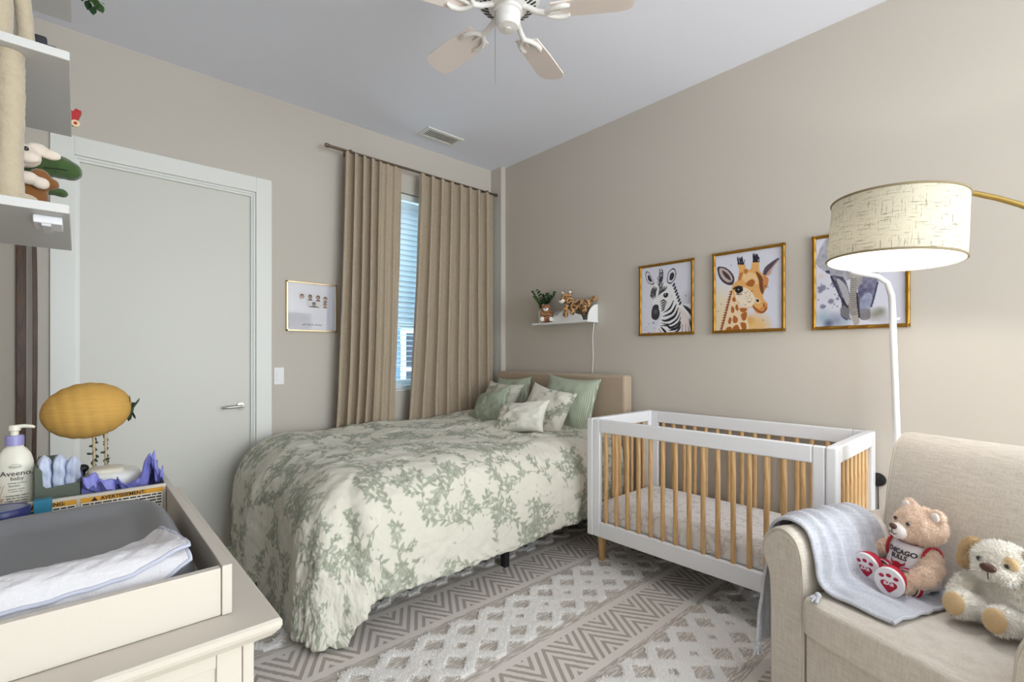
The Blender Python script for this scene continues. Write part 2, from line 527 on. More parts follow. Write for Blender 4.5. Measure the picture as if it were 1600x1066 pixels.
# door: leaf, jamb, stop, casing boards, lever
d = struct(thing('door_1', None, None, ((DX0 + DX1) / 2, YA, 0)))
MB().box(-.0015, .9065, YA + .030, YA + .070, .004, 2.4275).build('door_leaf', DOOR, d, smooth=False, bevel=.002)
j = MB()
j.box(DX0, 0.0 - .002, YA - .001, YA + T, 0, DZ); j.box(.907, DX1, YA - .001, YA + T, 0, DZ); j.box(-.002, .907, YA - .001, YA + T, 2.428, DZ)
j.build('jamb', TRIM, d, smooth=False)
st = MB(); st.box(-.002, .010, YA + .010, YA + .029, 0, 2.428); st.box(.895, .907, YA + .010, YA + .029, 0, 2.428); st.box(.010, .895, YA + .010, YA + .029, 2.414, 2.428)
st.build('door_stop', TRIM, d, smooth=False)
MB().box(-.112, -.012, YA - .020, YA, 0, 2.545).build('casing', TRIM, d, smooth=False, bevel=.002)
MB().box(.921, 1.021, YA - .020, YA, 0, 2.545).build('casing', TRIM, d, smooth=False, bevel=.002)
MB().box(-.012, .921, YA - .020, YA, 2.441, 2.545).build('casing', TRIM, d, smooth=False, bevel=.002)
NICKEL = mat('brushed_nickel', (180, 176, 168), .28, 1.0)
h = MB(); h.M = Matrix.Translation((.835, YA + .03, .958)) @ Matrix.Rotation(R(90), 4, 'X')
h.lathe([(0, -.002), (.027, -.002), (.027, .006), (.024, .010), (.011, .011), (.011, .048), (0, .048)], 28)
h.M = None
h.tube([(.842, YA - .014, .958), (.80, YA - .016, .958), (.735, YA - .014, .955), (.718, YA - .010, .954)], [.010, .010, .009, .007], 14)
h.build('door_handle', NICKEL, d)

# window: frame, sashes, panes, sill
wn = struct(thing('window_1', None, None, ((WX0 + WX1) / 2, YA, WZ0)))
YW = YA + .13
VIN = mat('window_vinyl', (228, 232, 234), .4)
f = MB()
f.box(WX0, WX0 + .05, YW - .03, YW + .06, WZ0, WZ1); f.box(WX1 - .05, WX1, YW - .03, YW + .06, WZ0, WZ1)
f.box(WX0, WX1, YW - .03, YW + .06, WZ0, WZ0 + .05); f.box(WX0, WX1, YW - .03, YW + .06, WZ1 - .05, WZ1)
f.build('window_frame', VIN, wn, smooth=False, bevel=.003)
GLASS = bpy.data.materials.new('window_glass'); GLASS.use_nodes = True
_n = N(GLASS); _t = _n.new('ShaderNodeBsdfTransparent'); _g = _n.new('ShaderNodeBsdfGlossy'); _g.inputs['Roughness'].default_value = .02
_mx = _n.new('ShaderNodeMixShader'); _mx.inputs[0].default_value = .06
_n.link(_t.outputs[0], _mx.inputs[1]); _n.link(_g.outputs[0], _mx.inputs[2]); _n.link(_mx.outputs[0], _n.nt.nodes['Material Output'].inputs['Surface'])
for z0, z1, yo in ((WZ0 + .05, 1.60, .0), (1.56, WZ1 - .05, .03)):
    s = MB(); y0, y1 = YW - .015 + yo, YW + .015 + yo
    s.box(WX0 + .05, WX0 + .09, y0, y1, z0, z1); s.box(WX1 - .09, WX1 - .05, y0, y1, z0, z1)
    s.box(WX0 + .09, WX1 - .09, y0, y1, z0, z0 + .045); s.box(WX0 + .09, WX1 - .09, y0, y1, z1 - .045, z1)
    sa = s.build('sash', VIN, wn, smooth=False, bevel=.003)
    MB().box(WX0 + .085, WX1 - .085, (y0 + y1) / 2 - .003, (y0 + y1) / 2 + .003, z0 + .04, z1 - .04).build('pane', GLASS, sa, smooth=False)
MB().box(WX0 - .0, WX1 + .0, YA + .001, YW - .03, WZ0 + .001, WZ0 + .018).build('window_sill', TRIM, wn, smooth=False, bevel=.004)

# unseen window frame, added around the opening for the fill light
wb = struct(thing('added_window', None, None, (1.45, YD - .1, .20)))
f = MB()
for x in (.0, .95, 1.90, 2.85): f.box(x, x + .05, YD - .13, YD - .07, .20, 2.78)
f.box(.0, 2.9, YD - .13, YD - .07, .20, .25); f.box(.0, 2.9, YD - .13, YD - .07, 2.73, 2.78)
f.build('window_frame', VIN, wb, smooth=False, bevel=.003)

# ceiling vent: frame + louvres
v = thing('ceiling_vent', 'white metal air vent in the ceiling near the curtain', 'vent', (2.26, 3.383, ZC - .001))
VX0, VX1, VY0, VY1 = 2.085, 2.437, 3.295, 3.470
f = MB()
f.box(VX0, VX0 + .033, VY0, VY1, ZC - .010, ZC); f.box(VX1 - .033, VX1, VY0, VY1, ZC - .010, ZC)
f.box(VX0 + .033, VX1 - .033, VY0, VY0 + .033, ZC - .010, ZC); f.box(VX0 + .033, VX1 - .033, VY1 - .033, VY1, ZC - .010, ZC)
f.build('vent_frame', TRIM, v, smooth=False, bevel=.003)
MB().box(VX0 + .03, VX1 - .03, VY0 + .03, VY1 - .03, ZC - .0025, ZC - .0005).build('duct_shade', mat('duct_shade_dark', (26, 26, 28), .9), v, smooth=False)  # dark sheet under the ceiling, its colour stands in for shade between louvres
for k in range(15):
    x = VX0 + .044 + k * (VX1 - VX0 - .088) / 14
    l = MB(Matrix.Translation((x, (VY0 + VY1) / 2, ZC - .007)) @ Matrix.Rotation(R(8), 4, 'Y'))
    l.box(-.0040, .0040, -(VY1 - VY0) / 2 + .031, (VY1 - VY0) / 2 - .031, -.0007, .0007); l.build('louvre', TRIM, v, smooth=False)

# wall switch
s = thing('light_switch', 'white rocker light switch on the wall beside the door', 'light switch', (1.073, YA, 1.10))
MB().box(1.040, 1.107, YA - .006, YA, 1.098, 1.220).build('switch_plate', WHITE, s, smooth=False, bevel=.003)
MB().box(1.056, 1.091, YA - .010, YA - .005, 1.124, 1.194).build('rocker', WHITE, s, smooth=False, bevel=.002)

# neighbouring house seen through the blind
nb = thing('neighbour_house', 'grey clad neighbouring house seen through the window blind', 'house', (3.2, 7.0, -1))
SID = mat('house_cladding', (96, 120, 142), .8)
for k in range(13):
    MB().box(-1.5, 8, 7.0 + (.012 if k % 2 else 0), 7.3, -1 + k * .36, -1 + k * .36 + .35).build('cladding_board', SID, nb, smooth=False)
NW = mat('house_window_dark', (24, 32, 52), .2)
for x0 in (2.6, 3.9, 5.2):
    q = MB().box(x0, x0 + .9, 6.95, 7.02, -.2, 1.75).build('house_window', VIN, nb, smooth=False)
    for a in range(2):
        for b_ in range(3):
            MB().box(x0 + .07 + a * .4, x0 + .43 + a * .4, 6.94, 6.955, -.12 + b_ * .62, -.12 + b_ * .62 + .56).build('pane', NW, q, smooth=False)
# ------------------------------------------------------------------ bed
bed = thing('bed', 'low upholstered bed with beige headboard under the green floral duvet', 'bed', (1.95, 2.86, 0))
HB = weave_mat('headboard_fabric', (186, 167, 146), (172, 152, 130), 300, .9, .5, .15)
MB().box(2.985, 3.085, 2.055, 3.518, .20, 1.160).build('headboard', HB, bed, bevel=.022, bseg=4)
fr = MB(); fr.box(.95, 2.985, 2.17, 2.21, .20, .28); fr.box(.95, 2.985, 3.46, 3.50, .20, .28); fr.box(.95, .99, 2.17, 3.50, .20, .28)
for k in range(9): fr.box(1.05 + k * .22, 1.11 + k * .22, 2.2, 3.47, .24, .27)
fr.build('bed_frame', BLACK, bed, smooth=False, bevel=.004)
for x, y in ((1.02, 2.23), (1.955, 2.22), (2.9, 2.23), (1.02, 3.44), (1.955, 3.44), (2.9, 3.44)):
    MB().box(x - .02, x + .02, y - .02, y + .02, 0, .21).build('leg', BLACK, bed, smooth=False, bevel=.003)
tag(MB().box(.98, 2.98, 2.19, 3.52, .282, .60).build('mattress', mat('mattress_ticking', (225, 222, 214), .9), bevel=.05, bseg=4),
    'white mattress hidden under the floral duvet on the bed', 'mattress')

# toile print: leafy sprigs, in cloth space
def paint_toile(cv, ppm, seed, density=26):
    rng = random.Random(seed)
    H_, W_ = cv.h, cv.w
    G = [(164, 167, 150), (174, 177, 161), (154, 158, 141), (184, 185, 171)]
    def leaf(x, y, a, L, wd, col, al=.85):
        pts = []
        for t in np.linspace(0, 1, 7): pts.append((t * L, wd * math.sin(PI * t ** .8)))
        for t in np.linspace(1, 0, 7)[1:-1]: pts.append((t * L, -wd * .8 * math.sin(PI * t ** .8)))
        c, s_ = math.cos(a), math.sin(a)
        cv.poly([(x + p[0] * c - p[1] * s_, y + p[0] * s_ + p[1] * c) for p in pts], col, al, smooth=False, raw=True)
    DK = (116, 125, 105)
    def oleaf(x, y, a, L, wd, col):
        leaf(x, y, a, L, wd, col, .85)
        cv.line([(x, y), (x + math.cos(a) * L * .9, y + math.sin(a) * L * .9)], .0022 * ppm, DK, .45, raw=True)
    def flower(x, y, r):
        n = rng.randint(5, 7); a0 = rng.random() * 6.28
        for k in range(n):
            oleaf(x + math.cos(a0 + k * 6.283 / n) * r * .2, y + math.sin(a0 + k * 6.283 / n) * r * .2, a0 + k * 6.283 / n + rng.uniform(-.2, .2), r * rng.uniform(.75, 1.15), r * .24, rng.choice(G))
        cv.blob((x, y), r * .28, (214, 214, 200), .9, .3, raw=True)
    def sprig(x, y, a, L, depth=0):
        n = 12; pts = [(x, y)]; cur = rng.choice((-1, 1)) * rng.uniform(.10, .22); st = L / n; sd = 1
        for k in range(n):
            a += cur * (1 if k < n * .55 else -1.1)
            x += math.cos(a) * st; y += math.sin(a) * st; pts.append((x, y))
            if k % 2 == 1 or (depth == 0 and rng.random() < .35):
                sd = -sd
                oleaf(x, y, a + sd * rng.uniform(.45, .95), ppm * rng.uniform(.030, .056) * (.8 if depth else 1), ppm * rng.uniform(.0075, .0125), rng.choice(G))
            if depth == 0 and k in (4, 8):
                sprig(x, y, a - sd * rng.uniform(.6, .95), L * .42, 1)
        cv.line(pts, .0046 * ppm, (152, 156, 139), .95, raw=True)
        flower(x, y, ppm * (rng.uniform(.032, .046) if depth == 0 else rng.uniform(.016, .024)))
    pitch = 1 / math.sqrt(density) * ppm
    ny, nx = int(H_ / pitch) + 2, int(W_ / pitch) + 2
    base = rng.uniform(0, 6.28)
    for i in range(ny):
        for j in range(nx):
            x = (j + .5 * (i % 2) + rng.uniform(-.22, .22)) * pitch; y = (i + rng.uniform(-.22, .22)) * pitch
            sprig(x, y, base + i * 1.1 + j * 2.0 + rng.uniform(-.5, .5), ppm * rng.uniform(.16, .24))
            for k in range(2):
                oleaf(x + rng.uniform(-.5, .5) * pitch, y + rng.uniform(-.5, .5) * pitch, rng.uniform(0, 6.28), ppm * .024, ppm * .005, G[3])

# duvet: top lies on the mattress, drapes over foot and near side, corner hangs to the floor
def build_duvet():
    XE, YE, ZT = 1.03, 2.27, .745
    of, os_ = .80, .645                       # overhang (cloth length past the edge) at foot and near side
    lining = .16
    step = .0041
    U = np.arange(-(of + lining), 2.965 - XE + 1e-6, step)        # along X, negative = beyond foot edge
    V = np.arange(-(os_ + lining), 3.60 - YE + 1e-6, step)        # along Y
    u, v = np.meshgrid(U, V, indexing='ij')
    ox = np.maximum(-u, 0); oy = np.maximum(-v, 0)
    k = 2.6
    m = (ox ** k + oy ** k) ** (1 / k)                              # length over the edge
    ang = np.arctan2(oy, ox)
    mlim = (of * np.cos(ang) ** 2 + os_ * np.sin(ang) ** 2) + .10 * np.sin(2 * ang) ** 2
    over = np.maximum(m - mlim, 0); mm = np.minimum(m, mlim)
    # profile: rounded shoulder then a puffy fall
    RR = .20
    th = np.minimum(mm / RR, 1.25)
    px = RR * np.sin(th) * .92; pz = -RR * (1 - np.cos(th))
    rest = np.maximum(mm - RR * 1.25, 0)
    px = px + rest * .16; pz = pz - rest * .98
    px += .045 * np.sin(np.clip(mm / mlim, 0, 1) * PI) * (mm > 0)   # bulge
    foot = np.cos(ang) ** 2
    px = px + .05 * foot * np.clip(mm / .3, 0, 1)
    # hem turned inward
    t = np.clip(over / .05, 0, 1)
    px = px - over * .9; pz = pz - .018 * np.sin(t * PI) + np.maximum(over - .05, 0) * .8
    dx = np.cos(ang); dy = np.sin(ang)
    X = XE + np.maximum(u, 0) - px * dx
    Y = YE + np.maximum(v, 0) - px * dy
    sh = u.shape
    puff = vnoise(sh, (7, 6), 3, 2) * .014 + vnoise(sh, (16, 14), 5, 2) * .008
    rise = .035 * np.clip((v) / 1.3, 0, 1) + .04 * np.exp(-((u - 1.75) / .4) ** 2) * np.clip(v / .8, 0, 1)
    edge_soft = np.clip((3.60 - YE - v) / .12, 0, 1) ** .5
    Z = ZT + pz + (puff + rise) * (m < .25) * np.clip(1 - m / .25, 0, 1) - .10 * (1 - edge_soft)
    # folds running down the drape
    P = np.stack([X, Y, Z], -1)
    nrm = grid_normals(P)
    nrm *= np.sign((nrm * np.stack([-dx * np.minimum(m * 5, 1), -dy * np.minimum(m * 5, 1), np.ones(sh)], -1)).sum(-1, keepdims=True))
    f = np.clip(m / .35, 0, 1) * np.clip((mlim + .05 - m) / .05, 0, 1)
    side_w = np.sin(ang) ** 2
    fold_side = vnoise(sh, (8, 2.0), 11, 2) * .034 + vnoise(sh, (20, 3), 17, 1) * .006
    fold_foot = vnoise(sh, (2.0, 7), 13, 2) * .032 + vnoise(sh, (3, 18), 19, 1) * .005
    corner = np.cos(7 * (ang - .55)) * .020 * np.sin(2 * ang) ** 2
    disp = f * (fold_side * side_w + fold_foot * (1 - side_w) + corner)
    disp += .0012 * vnoise(sh, (120, 90), 23, 2) + .0050 * vnoise(sh, (40, 34), 29, 2)
    # gathered hem
    hem = np.exp(-((m - mlim) / .035) ** 2) * (m > .2)
    disp += hem * .0035 * np.sin((u + v * 1.0) * 70 + 2 * vnoise(sh, (20, 20), 31))
    P = P + nrm * disp[..., None]
    hemz = .035 * vnoise(sh, (5, 5), 37)
    P[..., 2] += hemz * np.clip((m - .3) / .3, 0, 1)
    # the near-side hem hangs higher than the foot
    P[..., 2] = np.where(P[..., 2] < .022, .022 + (.022 - P[..., 2]) * .05, P[..., 2])
    inside = over > .06
    P[..., 2] = np.maximum(P[..., 2], .022)
    P[..., 1] = np.minimum(P[..., 1], 3.555)
    ppm = 500
    cv = Canvas(int((U[-1] - U[0]) * ppm), int((V[-1] - V[0]) * ppm), (220, 216, 203))
    paint_toile(cv, ppm, 5, 44)
    cols = cv.sample(*sh)
    mt = vcol_mat('toile_cotton', .85, bump=(700, .12, .001), sheen=.1)
    o = np_mesh('duvet', P, mt, cols=cols)
    tag(o, 'puffy cream duvet with sage green floral print draped over the bed', 'duvet')
build_duvet()

# ------------------------------------------------------------------ pillows
def pillow(name, label, c, w, h, t, yaw, lean, roll, m, paint=None, seed=1, flange=0.0):
    """face looks along -X before yaw; lean tips it back (deg); roll turns it in its plane"""
    n = 90
    a = np.linspace(-1, 1, n)
    u, v = np.meshgrid(a, a, indexing='ij')
    pin = 1 - .13 * (1 - u ** 2) * np.abs(v) ** 3; pin2 = 1 - .13 * (1 - v ** 2) * np.abs(u) ** 3
    x = u * pin2 * w / 2; y = v * pin * h / 2
    prof = ((1 - np.abs(u) ** 2.6) * (1 - np.abs(v) ** 2.6))
    th = t / 2 * np.clip(prof, 0, 1) ** .55
    r = vnoise(u.shape, (5, 5), seed, 2) * .010 * np.clip(prof * 3, 0, 1)
    front = np.stack([-(th + r), x, y], -1); back = np.stack([th, x, y], -1)
    Mx = Matrix.Translation(c) @ rotz(R(yaw)) @ Matrix.Rotation(R(lean), 4, 'Y') @ Matrix.Rotation(R(roll), 4, 'X')
    A = np.array(Mx)
    def tr(P): return P @ A[:3, :3].T + A[:3, 3]
    P = np.concatenate([front, back[::-1][1:]], 0)
    P = tr(P)
    cols = uv = None
    UV = np.concatenate([np.stack([x, y], -1), np.stack([x, y], -1)[::-1][1:]], 0)
    if paint is not None:
        cf = paint(n, w, h, seed); cols = np.concatenate([cf, cf[::-1][1:]], 0)
    o = np_mesh(name, P, m, cols=cols, uv=UV)
    return tag(o, label, 'pillow', 'pillows on the bed')
def stripe_mat(name, base, line, pitch):
    if name in MATS: return MATS[name]
    m = bpy.data.materials.new(name); m.use_nodes = True; n = N(m)
    uv = n.new('ShaderNodeUVMap'); sp = n.new('ShaderNodeSeparateXYZ'); n.link(uv.outputs[0], sp.inputs[0])
    f = n.m('PINGPONG', n.m('DIVIDE', sp.outputs[0], pitch), .5)
    g = n.step(f, .34, .42)
    n.link(n.mix(g, (*lin(base), 1), (*lin(line), 1)), n.b.inputs['Base Color'])
    n.b.inputs['Roughness'].default_value = .85; n.b.inputs['Sheen Weight'].default_value = .1
    n.bump(n.noise(n.coord(), 400, 3), .1, .001)
    MATS[name] = m; return m
SAGE = stripe_mat('sage_stripe_cotton', (158, 168, 146), (204, 210, 194), .013)
SAGE2 = stripe_mat('sage_fine_stripe', (152, 162, 140), (186, 194, 174), .010)
TOILE = vcol_mat('toile_cotton', .85)
def toile_paint(n, w, h, seed, half=False):
    ppm = 520
    cv = Canvas(int(w * ppm), int(h * ppm), (222, 218, 205)); paint_toile(cv, ppm, seed, 40)
    c = cv.sample(n, n)
    return c
def half_paint(n, w, h, seed):
    c = toile_paint(n, w, h, seed); c[:int(n * .47)] = lin((228, 225, 214)); return c
pillow('pillow', 'large sage striped pillow against the headboard, nearest the crib', (2.865, 2.50, .922), .52, .46, .17, 4, 16, 3, SAGE, seed=2)
pillow('pillow', 'sage green pillow in the back corner by the curtain', (2.88, 3.20, .905), .46, .44, .16, -2, 16, -3, SAGE, seed=3)
pillow('pillow', 'floral pillow half hidden behind the small green square cushion', (2.735, 3.19, .890), .46, .40, .15, 0, 26, 2, TOILE, toile_paint, 4)
pillow('pillow', 'floral pillow between the cream cushion and the large striped pillow', (2.69, 2.585, .872), .46, .42, .15, 5, 26, 9, TOILE, toile_paint, 6)
pillow('pillow', 'small square sage cushion with fine stripes, leftmost on the bed', (2.55, 3.09, .872), .38, .36, .14, -4, 34, -18, SAGE2, seed=7)
pillow('pillow', 'small lumbar cushion, half floral and half plain cream', (2.445, 2.60, .848), .44, .27, .13, 12, 36, -8, TOILE, half_paint, 8)
# ------------------------------------------------------------------ rug
def rug():
    X0, X1, Y0, Y1 = .05, 3.02, .05, 3.42
    PER, DX = .7245, .178
    YC, XO = 1.732, 2.155
    m = bpy.data.materials.new('rug_wool'); m.use_nodes = True; n = N(m)
    g = n.new('ShaderNodeNewGeometry'); sp = n.new('ShaderNodeSeparateXYZ'); n.link(g.outputs['Position'], sp.inputs[0])
    x, y = sp.outputs[0], sp.outputs[1]
    wob = n.m('MULTIPLY', n.m('SUBTRACT', n.noise(n.coord('Object'), 60, 2), .5), .008)
    x = n.m('ADD', x, wob); y = n.m('ADD', y, wob)
    k = n.m('DIVIDE', n.m('SUBTRACT', y, YC), PER)
    yl = n.m('MULTIPLY', n.m('SUBTRACT', k, n.m('ROUND', k)), PER)          # distance from the diamond row's centre
    ay = n.m('ABSOLUTE', yl)
    # zigzag band
    yz = n.m('SUBTRACT', ay, PER / 2)
    yz = n.m('MULTIPLY', n.m('SIGN', yl), yz)
    tri = n.m('MULTIPLY', n.m('PINGPONG', n.m('DIVIDE', n.m('SUBTRACT', x, 1.03), .245), .5), .40)
    zz = n.m('FRACT', n.m('DIVIDE', n.m('ADD', yz, tri), .0700))
    zline = n.step(n.m('ABSOLUTE', n.m('SUBTRACT', zz, .5)), .21, .25)
    cream, grey = (234, 227, 221), (180, 170, 162)
    czz = n.mix(zline, (*lin(grey), 1), (*lin(cream), 1))
    # diamond band
    a_ = n.m('ADD', n.m('DIVIDE', n.m('SUBTRACT', x, XO), DX), n.m('DIVIDE', yl, .166))
    b_ = n.m('SUBTRACT', n.m('DIVIDE', n.m('SUBTRACT', x, XO), DX), n.m('DIVIDE', yl, .166))
    ia, ib = n.m('ROUND', a_), n.m('ROUND', b_)
    row = n.m('ABSOLUTE', n.m('SUBTRACT', ia, ib))
    mm = n.m('MAXIMUM', n.m('ABSOLUTE', n.m('SUBTRACT', a_, ia)), n.m('ABSOLUTE', n.m('SUBTRACT', b_, ib)))
    thr = n.m('ADD', .15, n.m('MULTIPLY', n.m('MINIMUM', row, 1.0), .165))
    shag = n.step(n.m('SUBTRACT', mm, thr), -.01, .02)
    far = n.m('GREATER_THAN', ay, .176)
    shag = n.m('MULTIPLY', shag, n.m('SUBTRACT', 1.0, far))
    hat = n.noise(n.coord('Object', (16, 170, 170), (0, 0, R(12))), 1, 2)
    chat = n.mix(n.step(hat, .50, .60), (*lin((192, 183, 175)), 1), (*lin((236, 231, 226)), 1))
    cdia = n.mix(shag, chat, (*lin((246, 243, 241)), 1))
    strip = n.m('GREATER_THAN', ay, .212)
    c = n.mix(strip, cdia, (*lin(cream), 1))
    zband = n.m('GREATER_THAN', ay, .250)
    c = n.mix(zband, c, czz)
    fine = n.noise(n.coord('Object'), 500, 2)
    c = n.mix(n.m('MULTIPLY', fine, .35), c, (*lin((150, 142, 134)), 1))
    n.link(c, n.b.inputs['Base Color']); n.b.inputs['Roughness'].default_value = .95; n.b.inputs['Specular IOR Level'].default_value = .1
    n.bump(n.noise(n.coord('Object'), 420, 3, .7), .5, .003)
    # geometry: shag lines stand proud
    st = .0085
    xs, ys = np.arange(X0, X1, st), np.arange(Y0, Y1, st)
    GX, GY = np.meshgrid(xs, ys, indexing='ij')
    def shagmask(x, y):
        yl = (y - YC) - np.round((y - YC) / PER) * PER
        a, b = (x - XO) / DX + yl / .166, (x - XO) / DX - yl / .166
        ia, ib = np.round(a), np.round(b); r = np.abs(ia - ib)
        mm = np.maximum(np.abs(a - ia), np.abs(b - ib))
        return (mm > .15 + np.minimum(r, 1) * .165) & (np.abs(yl) < .176)
    S = shagmask(GX, GY).astype(float)
    rng = np.random.default_rng(4)
    Z = .006 + S * (.008 + .004 * rng.random(S.shape))
    e = 3; Z[:2] = Z[-2:] = 0; Z[:, :2] = Z[:, -2:] = 0
    rg = thing('area_rug', 'cream and grey rug with zigzag bands and tufted diamonds under bed and crib', 'rug', ((X0 + X1) / 2, (Y0 + Y1) / 2, 0))
    np_mesh('woven_base', np.stack([GX, GY, Z], -1), m, rg)
    # tufts
    nb = 300000
    P = np.c_[rng.uniform(.3, 2.55, nb), rng.uniform(.75, 3.0, nb)]
    P = P[shagmask(P[:, 0], P[:, 1])][:70000]; k = len(P)
    base = np.c_[P, np.full(k, .012)]
    an = rng.uniform(0, 2 * PI, k); sd = np.c_[np.cos(an), np.sin(an), np.zeros(k)] * .0022
    tip = base + np.c_[rng.normal(0, .006, (k, 2)), rng.uniform(.005, .011, k)]
    V = np.stack([base - sd, base + sd, tip], 1).reshape(-1, 3) 
    me = bpy.data.meshes.new('shag_tufts'); me.from_pydata(V.tolist(), [], np.arange(k * 3).reshape(-1, 3).tolist())
    me.materials.append(mat('shag_yarn', (248, 245, 243), .95, spec=.1))
    o = bpy.data.objects.new('shag_tufts', me); COL.objects.link(o); adopt(o, rg); o['kind'] = 'stuff'
rug()

# ------------------------------------------------------------------ crib
PINE = wood_mat('pine_spindle', (216, 178, 128), (186, 142, 92), (6, 6, .5), .45, 5)
CW = mat('crib_white', (236, 236, 240), .35)
cx0, cx1, cy0, cy1, ct, cb = 2.38, 3.085, .578, 1.922, .912, .182
crib = thing('crib', 'white baby crib with natural wood spindles beside the bed', 'crib', ((cx0 + cx1) / 2, (cy0 + cy1) / 2, 0))
def frame_x(x0, x1, ya, yb, z0, z1, stile, top, bot, name, bev=.006):
    f = MB(); f.box(x0, x1, ya, ya + stile, z0, z1); f.box(x0, x1, yb - stile, yb, z0, z1)
    f.box(x0, x1, ya + stile, yb - stile, z1 - top, z1); f.box(x0, x1, ya + stile, yb - stile, z0, z0 + bot)
    return f.build(name, CW, crib, smooth=False, bevel=bev)
def frame_y(y0, y1, xa, xb, z0, z1, stile, top, bot, name, bev=.008):
    f = MB(); f.box(xa, xa + stile, y0, y1, z0, z1); f.box(xb - stile, xb, y0, y1, z0, z1)
    f.box(xa + stile, xb - stile, y0, y1, z1 - top, z1); f.box(xa + stile, xb - stile, y0, y1, z0, z0 + bot)
    return f.build(name, CW, crib, smooth=False, bevel=bev)
frame_y(cy1 - .045, cy1, cx0, cx1, cb, ct, .065, .075, .095, 'end_frame')
frame_y(cy0, cy0 + .045, cx0, cx1, cb, ct, .065, .075, .095, 'end_frame')
ff = frame_x(cx0 + .003, cx0 + .033, cy0 + .0455, cy1 - .0455, cb + .002, ct - .002, .050, .078, .095, 'front_frame')
rf = frame_x(cx1 - .033, cx1 - .003, cy0 + .0455, cy1 - .0455, cb + .002, ct - .002, .050, .078, .095, 'rear_frame')
def spindle(x, y, z0, z1, parent, flatx=.0105, flaty=.013):
    s = MB(); n = 12; ring = []
    s.lathe([(1, z0), (1, z1)], 12, (x, y, 0), flatx, flaty)
    return s.build('spindle', PINE, parent)
ya, yb = cy0 + .0955, cy1 - .0955
first = None
def rep(proto, dx, dy, parent):
    o = proto.copy(); COL.objects.link(o); o.location = proto.location + Vector((dx, dy, 0)); o.parent = parent
    o.matrix_parent_inverse = world_m(parent).inverted(); return o
p_ = (yb - ya) / 15.0
s0 = spindle(cx0 + .018, ya + p_ * .5, cb + .09, ct - .07, ff)
for k in range(1, 15): rep(s0, 0, k * p_, ff)
s1 = spindle(cx1 - .018, ya + p_ * .5, cb + .09, ct - .07, rf)
for k in range(1, 15): rep(s1, 0, k * p_, rf)
ends = [o for o in crib.children if o.name.startswith('end_frame')]
xa, xb = cx0 + .065, cx1 - .065; q_ = (xb - xa) / 8.0
for e, yy in zip(sorted(ends, key=lambda o: -o.location.y), (cy1 - .0225, cy0 + .0225)):
    s2 = spindle(xa + q_ * .5, yy, cb + .09, ct - .07, e, .013, .0105)
    for k in range(1, 8): rep(s2, k * q_, 0, e)
for x, y in ((cx0 + .075, cy1 - .06), (cx1 - .075, cy1 - .06), (cx0 + .075, cy0 + .06), (cx1 - .075, cy0 + .06)):
    MB().lathe([(.016, .008), (.018, .012), (.030, .19), (.030, .215)], 16, (x, y, 0)).build('leg', PINE, crib)
sp_ = MB(); sp_.box(cx0 + .035, cx1 - .035, cy0 + .047, cy1 - .047, .235, .255)
sp_.build('mattress_support', mat('support_wire', (120, 120, 124), .5), crib, smooth=False)
# fitted sheet: white with pale grey blotches
SH = bpy.data.materials.new('crib_sheet_cotton'); SH.use_nodes = True; n = N(SH)
vv = n.coord('Object', (1, 1, 1)); vr = n.new('ShaderNodeTexVoronoi', feature='DISTANCE_TO_EDGE'); vr.inputs['Scale'].default_value = 26; n.link(vv, vr.inputs['Vector'])
ff_ = n.m('MULTIPLY', n.m('LESS_THAN', vr.outputs['Distance'], .09), n.step(n.noise(vv, 14, 2), .45, .55))
n.link(n.mix(ff_, (*lin((240, 237, 236)), 1), (*lin((218, 211, 207)), 1)), n.b.inputs['Base Color']); n.b.inputs['Roughness'].default_value = .9
n.bump(n.noise(vv, 40, 4, .6), .35, .006)
tag(MB().box(cx0 + .037, cx1 - .037, cy0 + .049, cy1 - .049, .256, .388).build('crib_mattress', SH, bevel=.03, bseg=4),
    'crib mattress in a white fitted sheet with pale grey print', 'mattress')
# ------------------------------------------------------------------ curtains, rod, blind
LINEN = weave_mat('curtain_linen', (208, 191, 168), (172, 153, 129), 420, .92, .55, .25, translucent=.22)
def curtain(label, x0t, x1t, x0b, x1b, zt, zb, folds, seed, dy=0.0, flat_from=None, spread=None):
    nx, nz = 260, 90
    s = np.linspace(0, 1, nx); t = np.linspace(0, 1, nz)
    S, T_ = np.meshgrid(s, t, indexing='ij')
    z = zt + (zb - zt) * T_
    e = T_ ** 1.3
    # fold centres drift slightly as the cloth falls
    drift = .05 * vnoise(S.shape, (3, 2), seed) * T_
    ph = S + drift
    if flat_from is not None:
        w = np.clip((flat_from - S) / .12, 0, 1)
        dens = np.where(S < flat_from, 1.0, .35)
    else: w = np.ones_like(S)
    amp = (.034 + .014 * T_) * (.35 + .65 * w)
    wave = np.sin(2 * PI * folds * ph)
    wave = np.sign(wave) * np.abs(wave) ** .75
    x = (x0t + (x1t - x0t) * S) * (1 - e) + (x0b + (x1b - x0b) * S) * e + .010 * np.cos(4 * PI * folds * ph) * (.4 + .6 * w)
    y = YA - .120 - amp * wave + .010 * vnoise(S.shape, (5, 6), seed + 1, 2) * T_ + dy
    y = np.minimum(y, YA - .030)
    P = np.stack([x, y, z], -1)
    th = grid_normals(P) * .0015
    o = np_mesh('curtain', np.concatenate([P + th, (P - th)[::-1]], 0), LINEN)
    return tag(o, label, 'curtain', 'beige linen curtains')
curtain('beige linen curtain left of the window gap', 1.502, 1.985, 1.395, 1.905, 2.858, .03, 7.0, 21, flat_from=.66)
curtain('beige linen curtain right of the window gap, by the room corner', 2.155, 2.965, 1.985, 2.985, 2.858, .03, 8.0, 33)
ROD = mat('curtain_rod_bronze', (120, 104, 90), .35, .9)
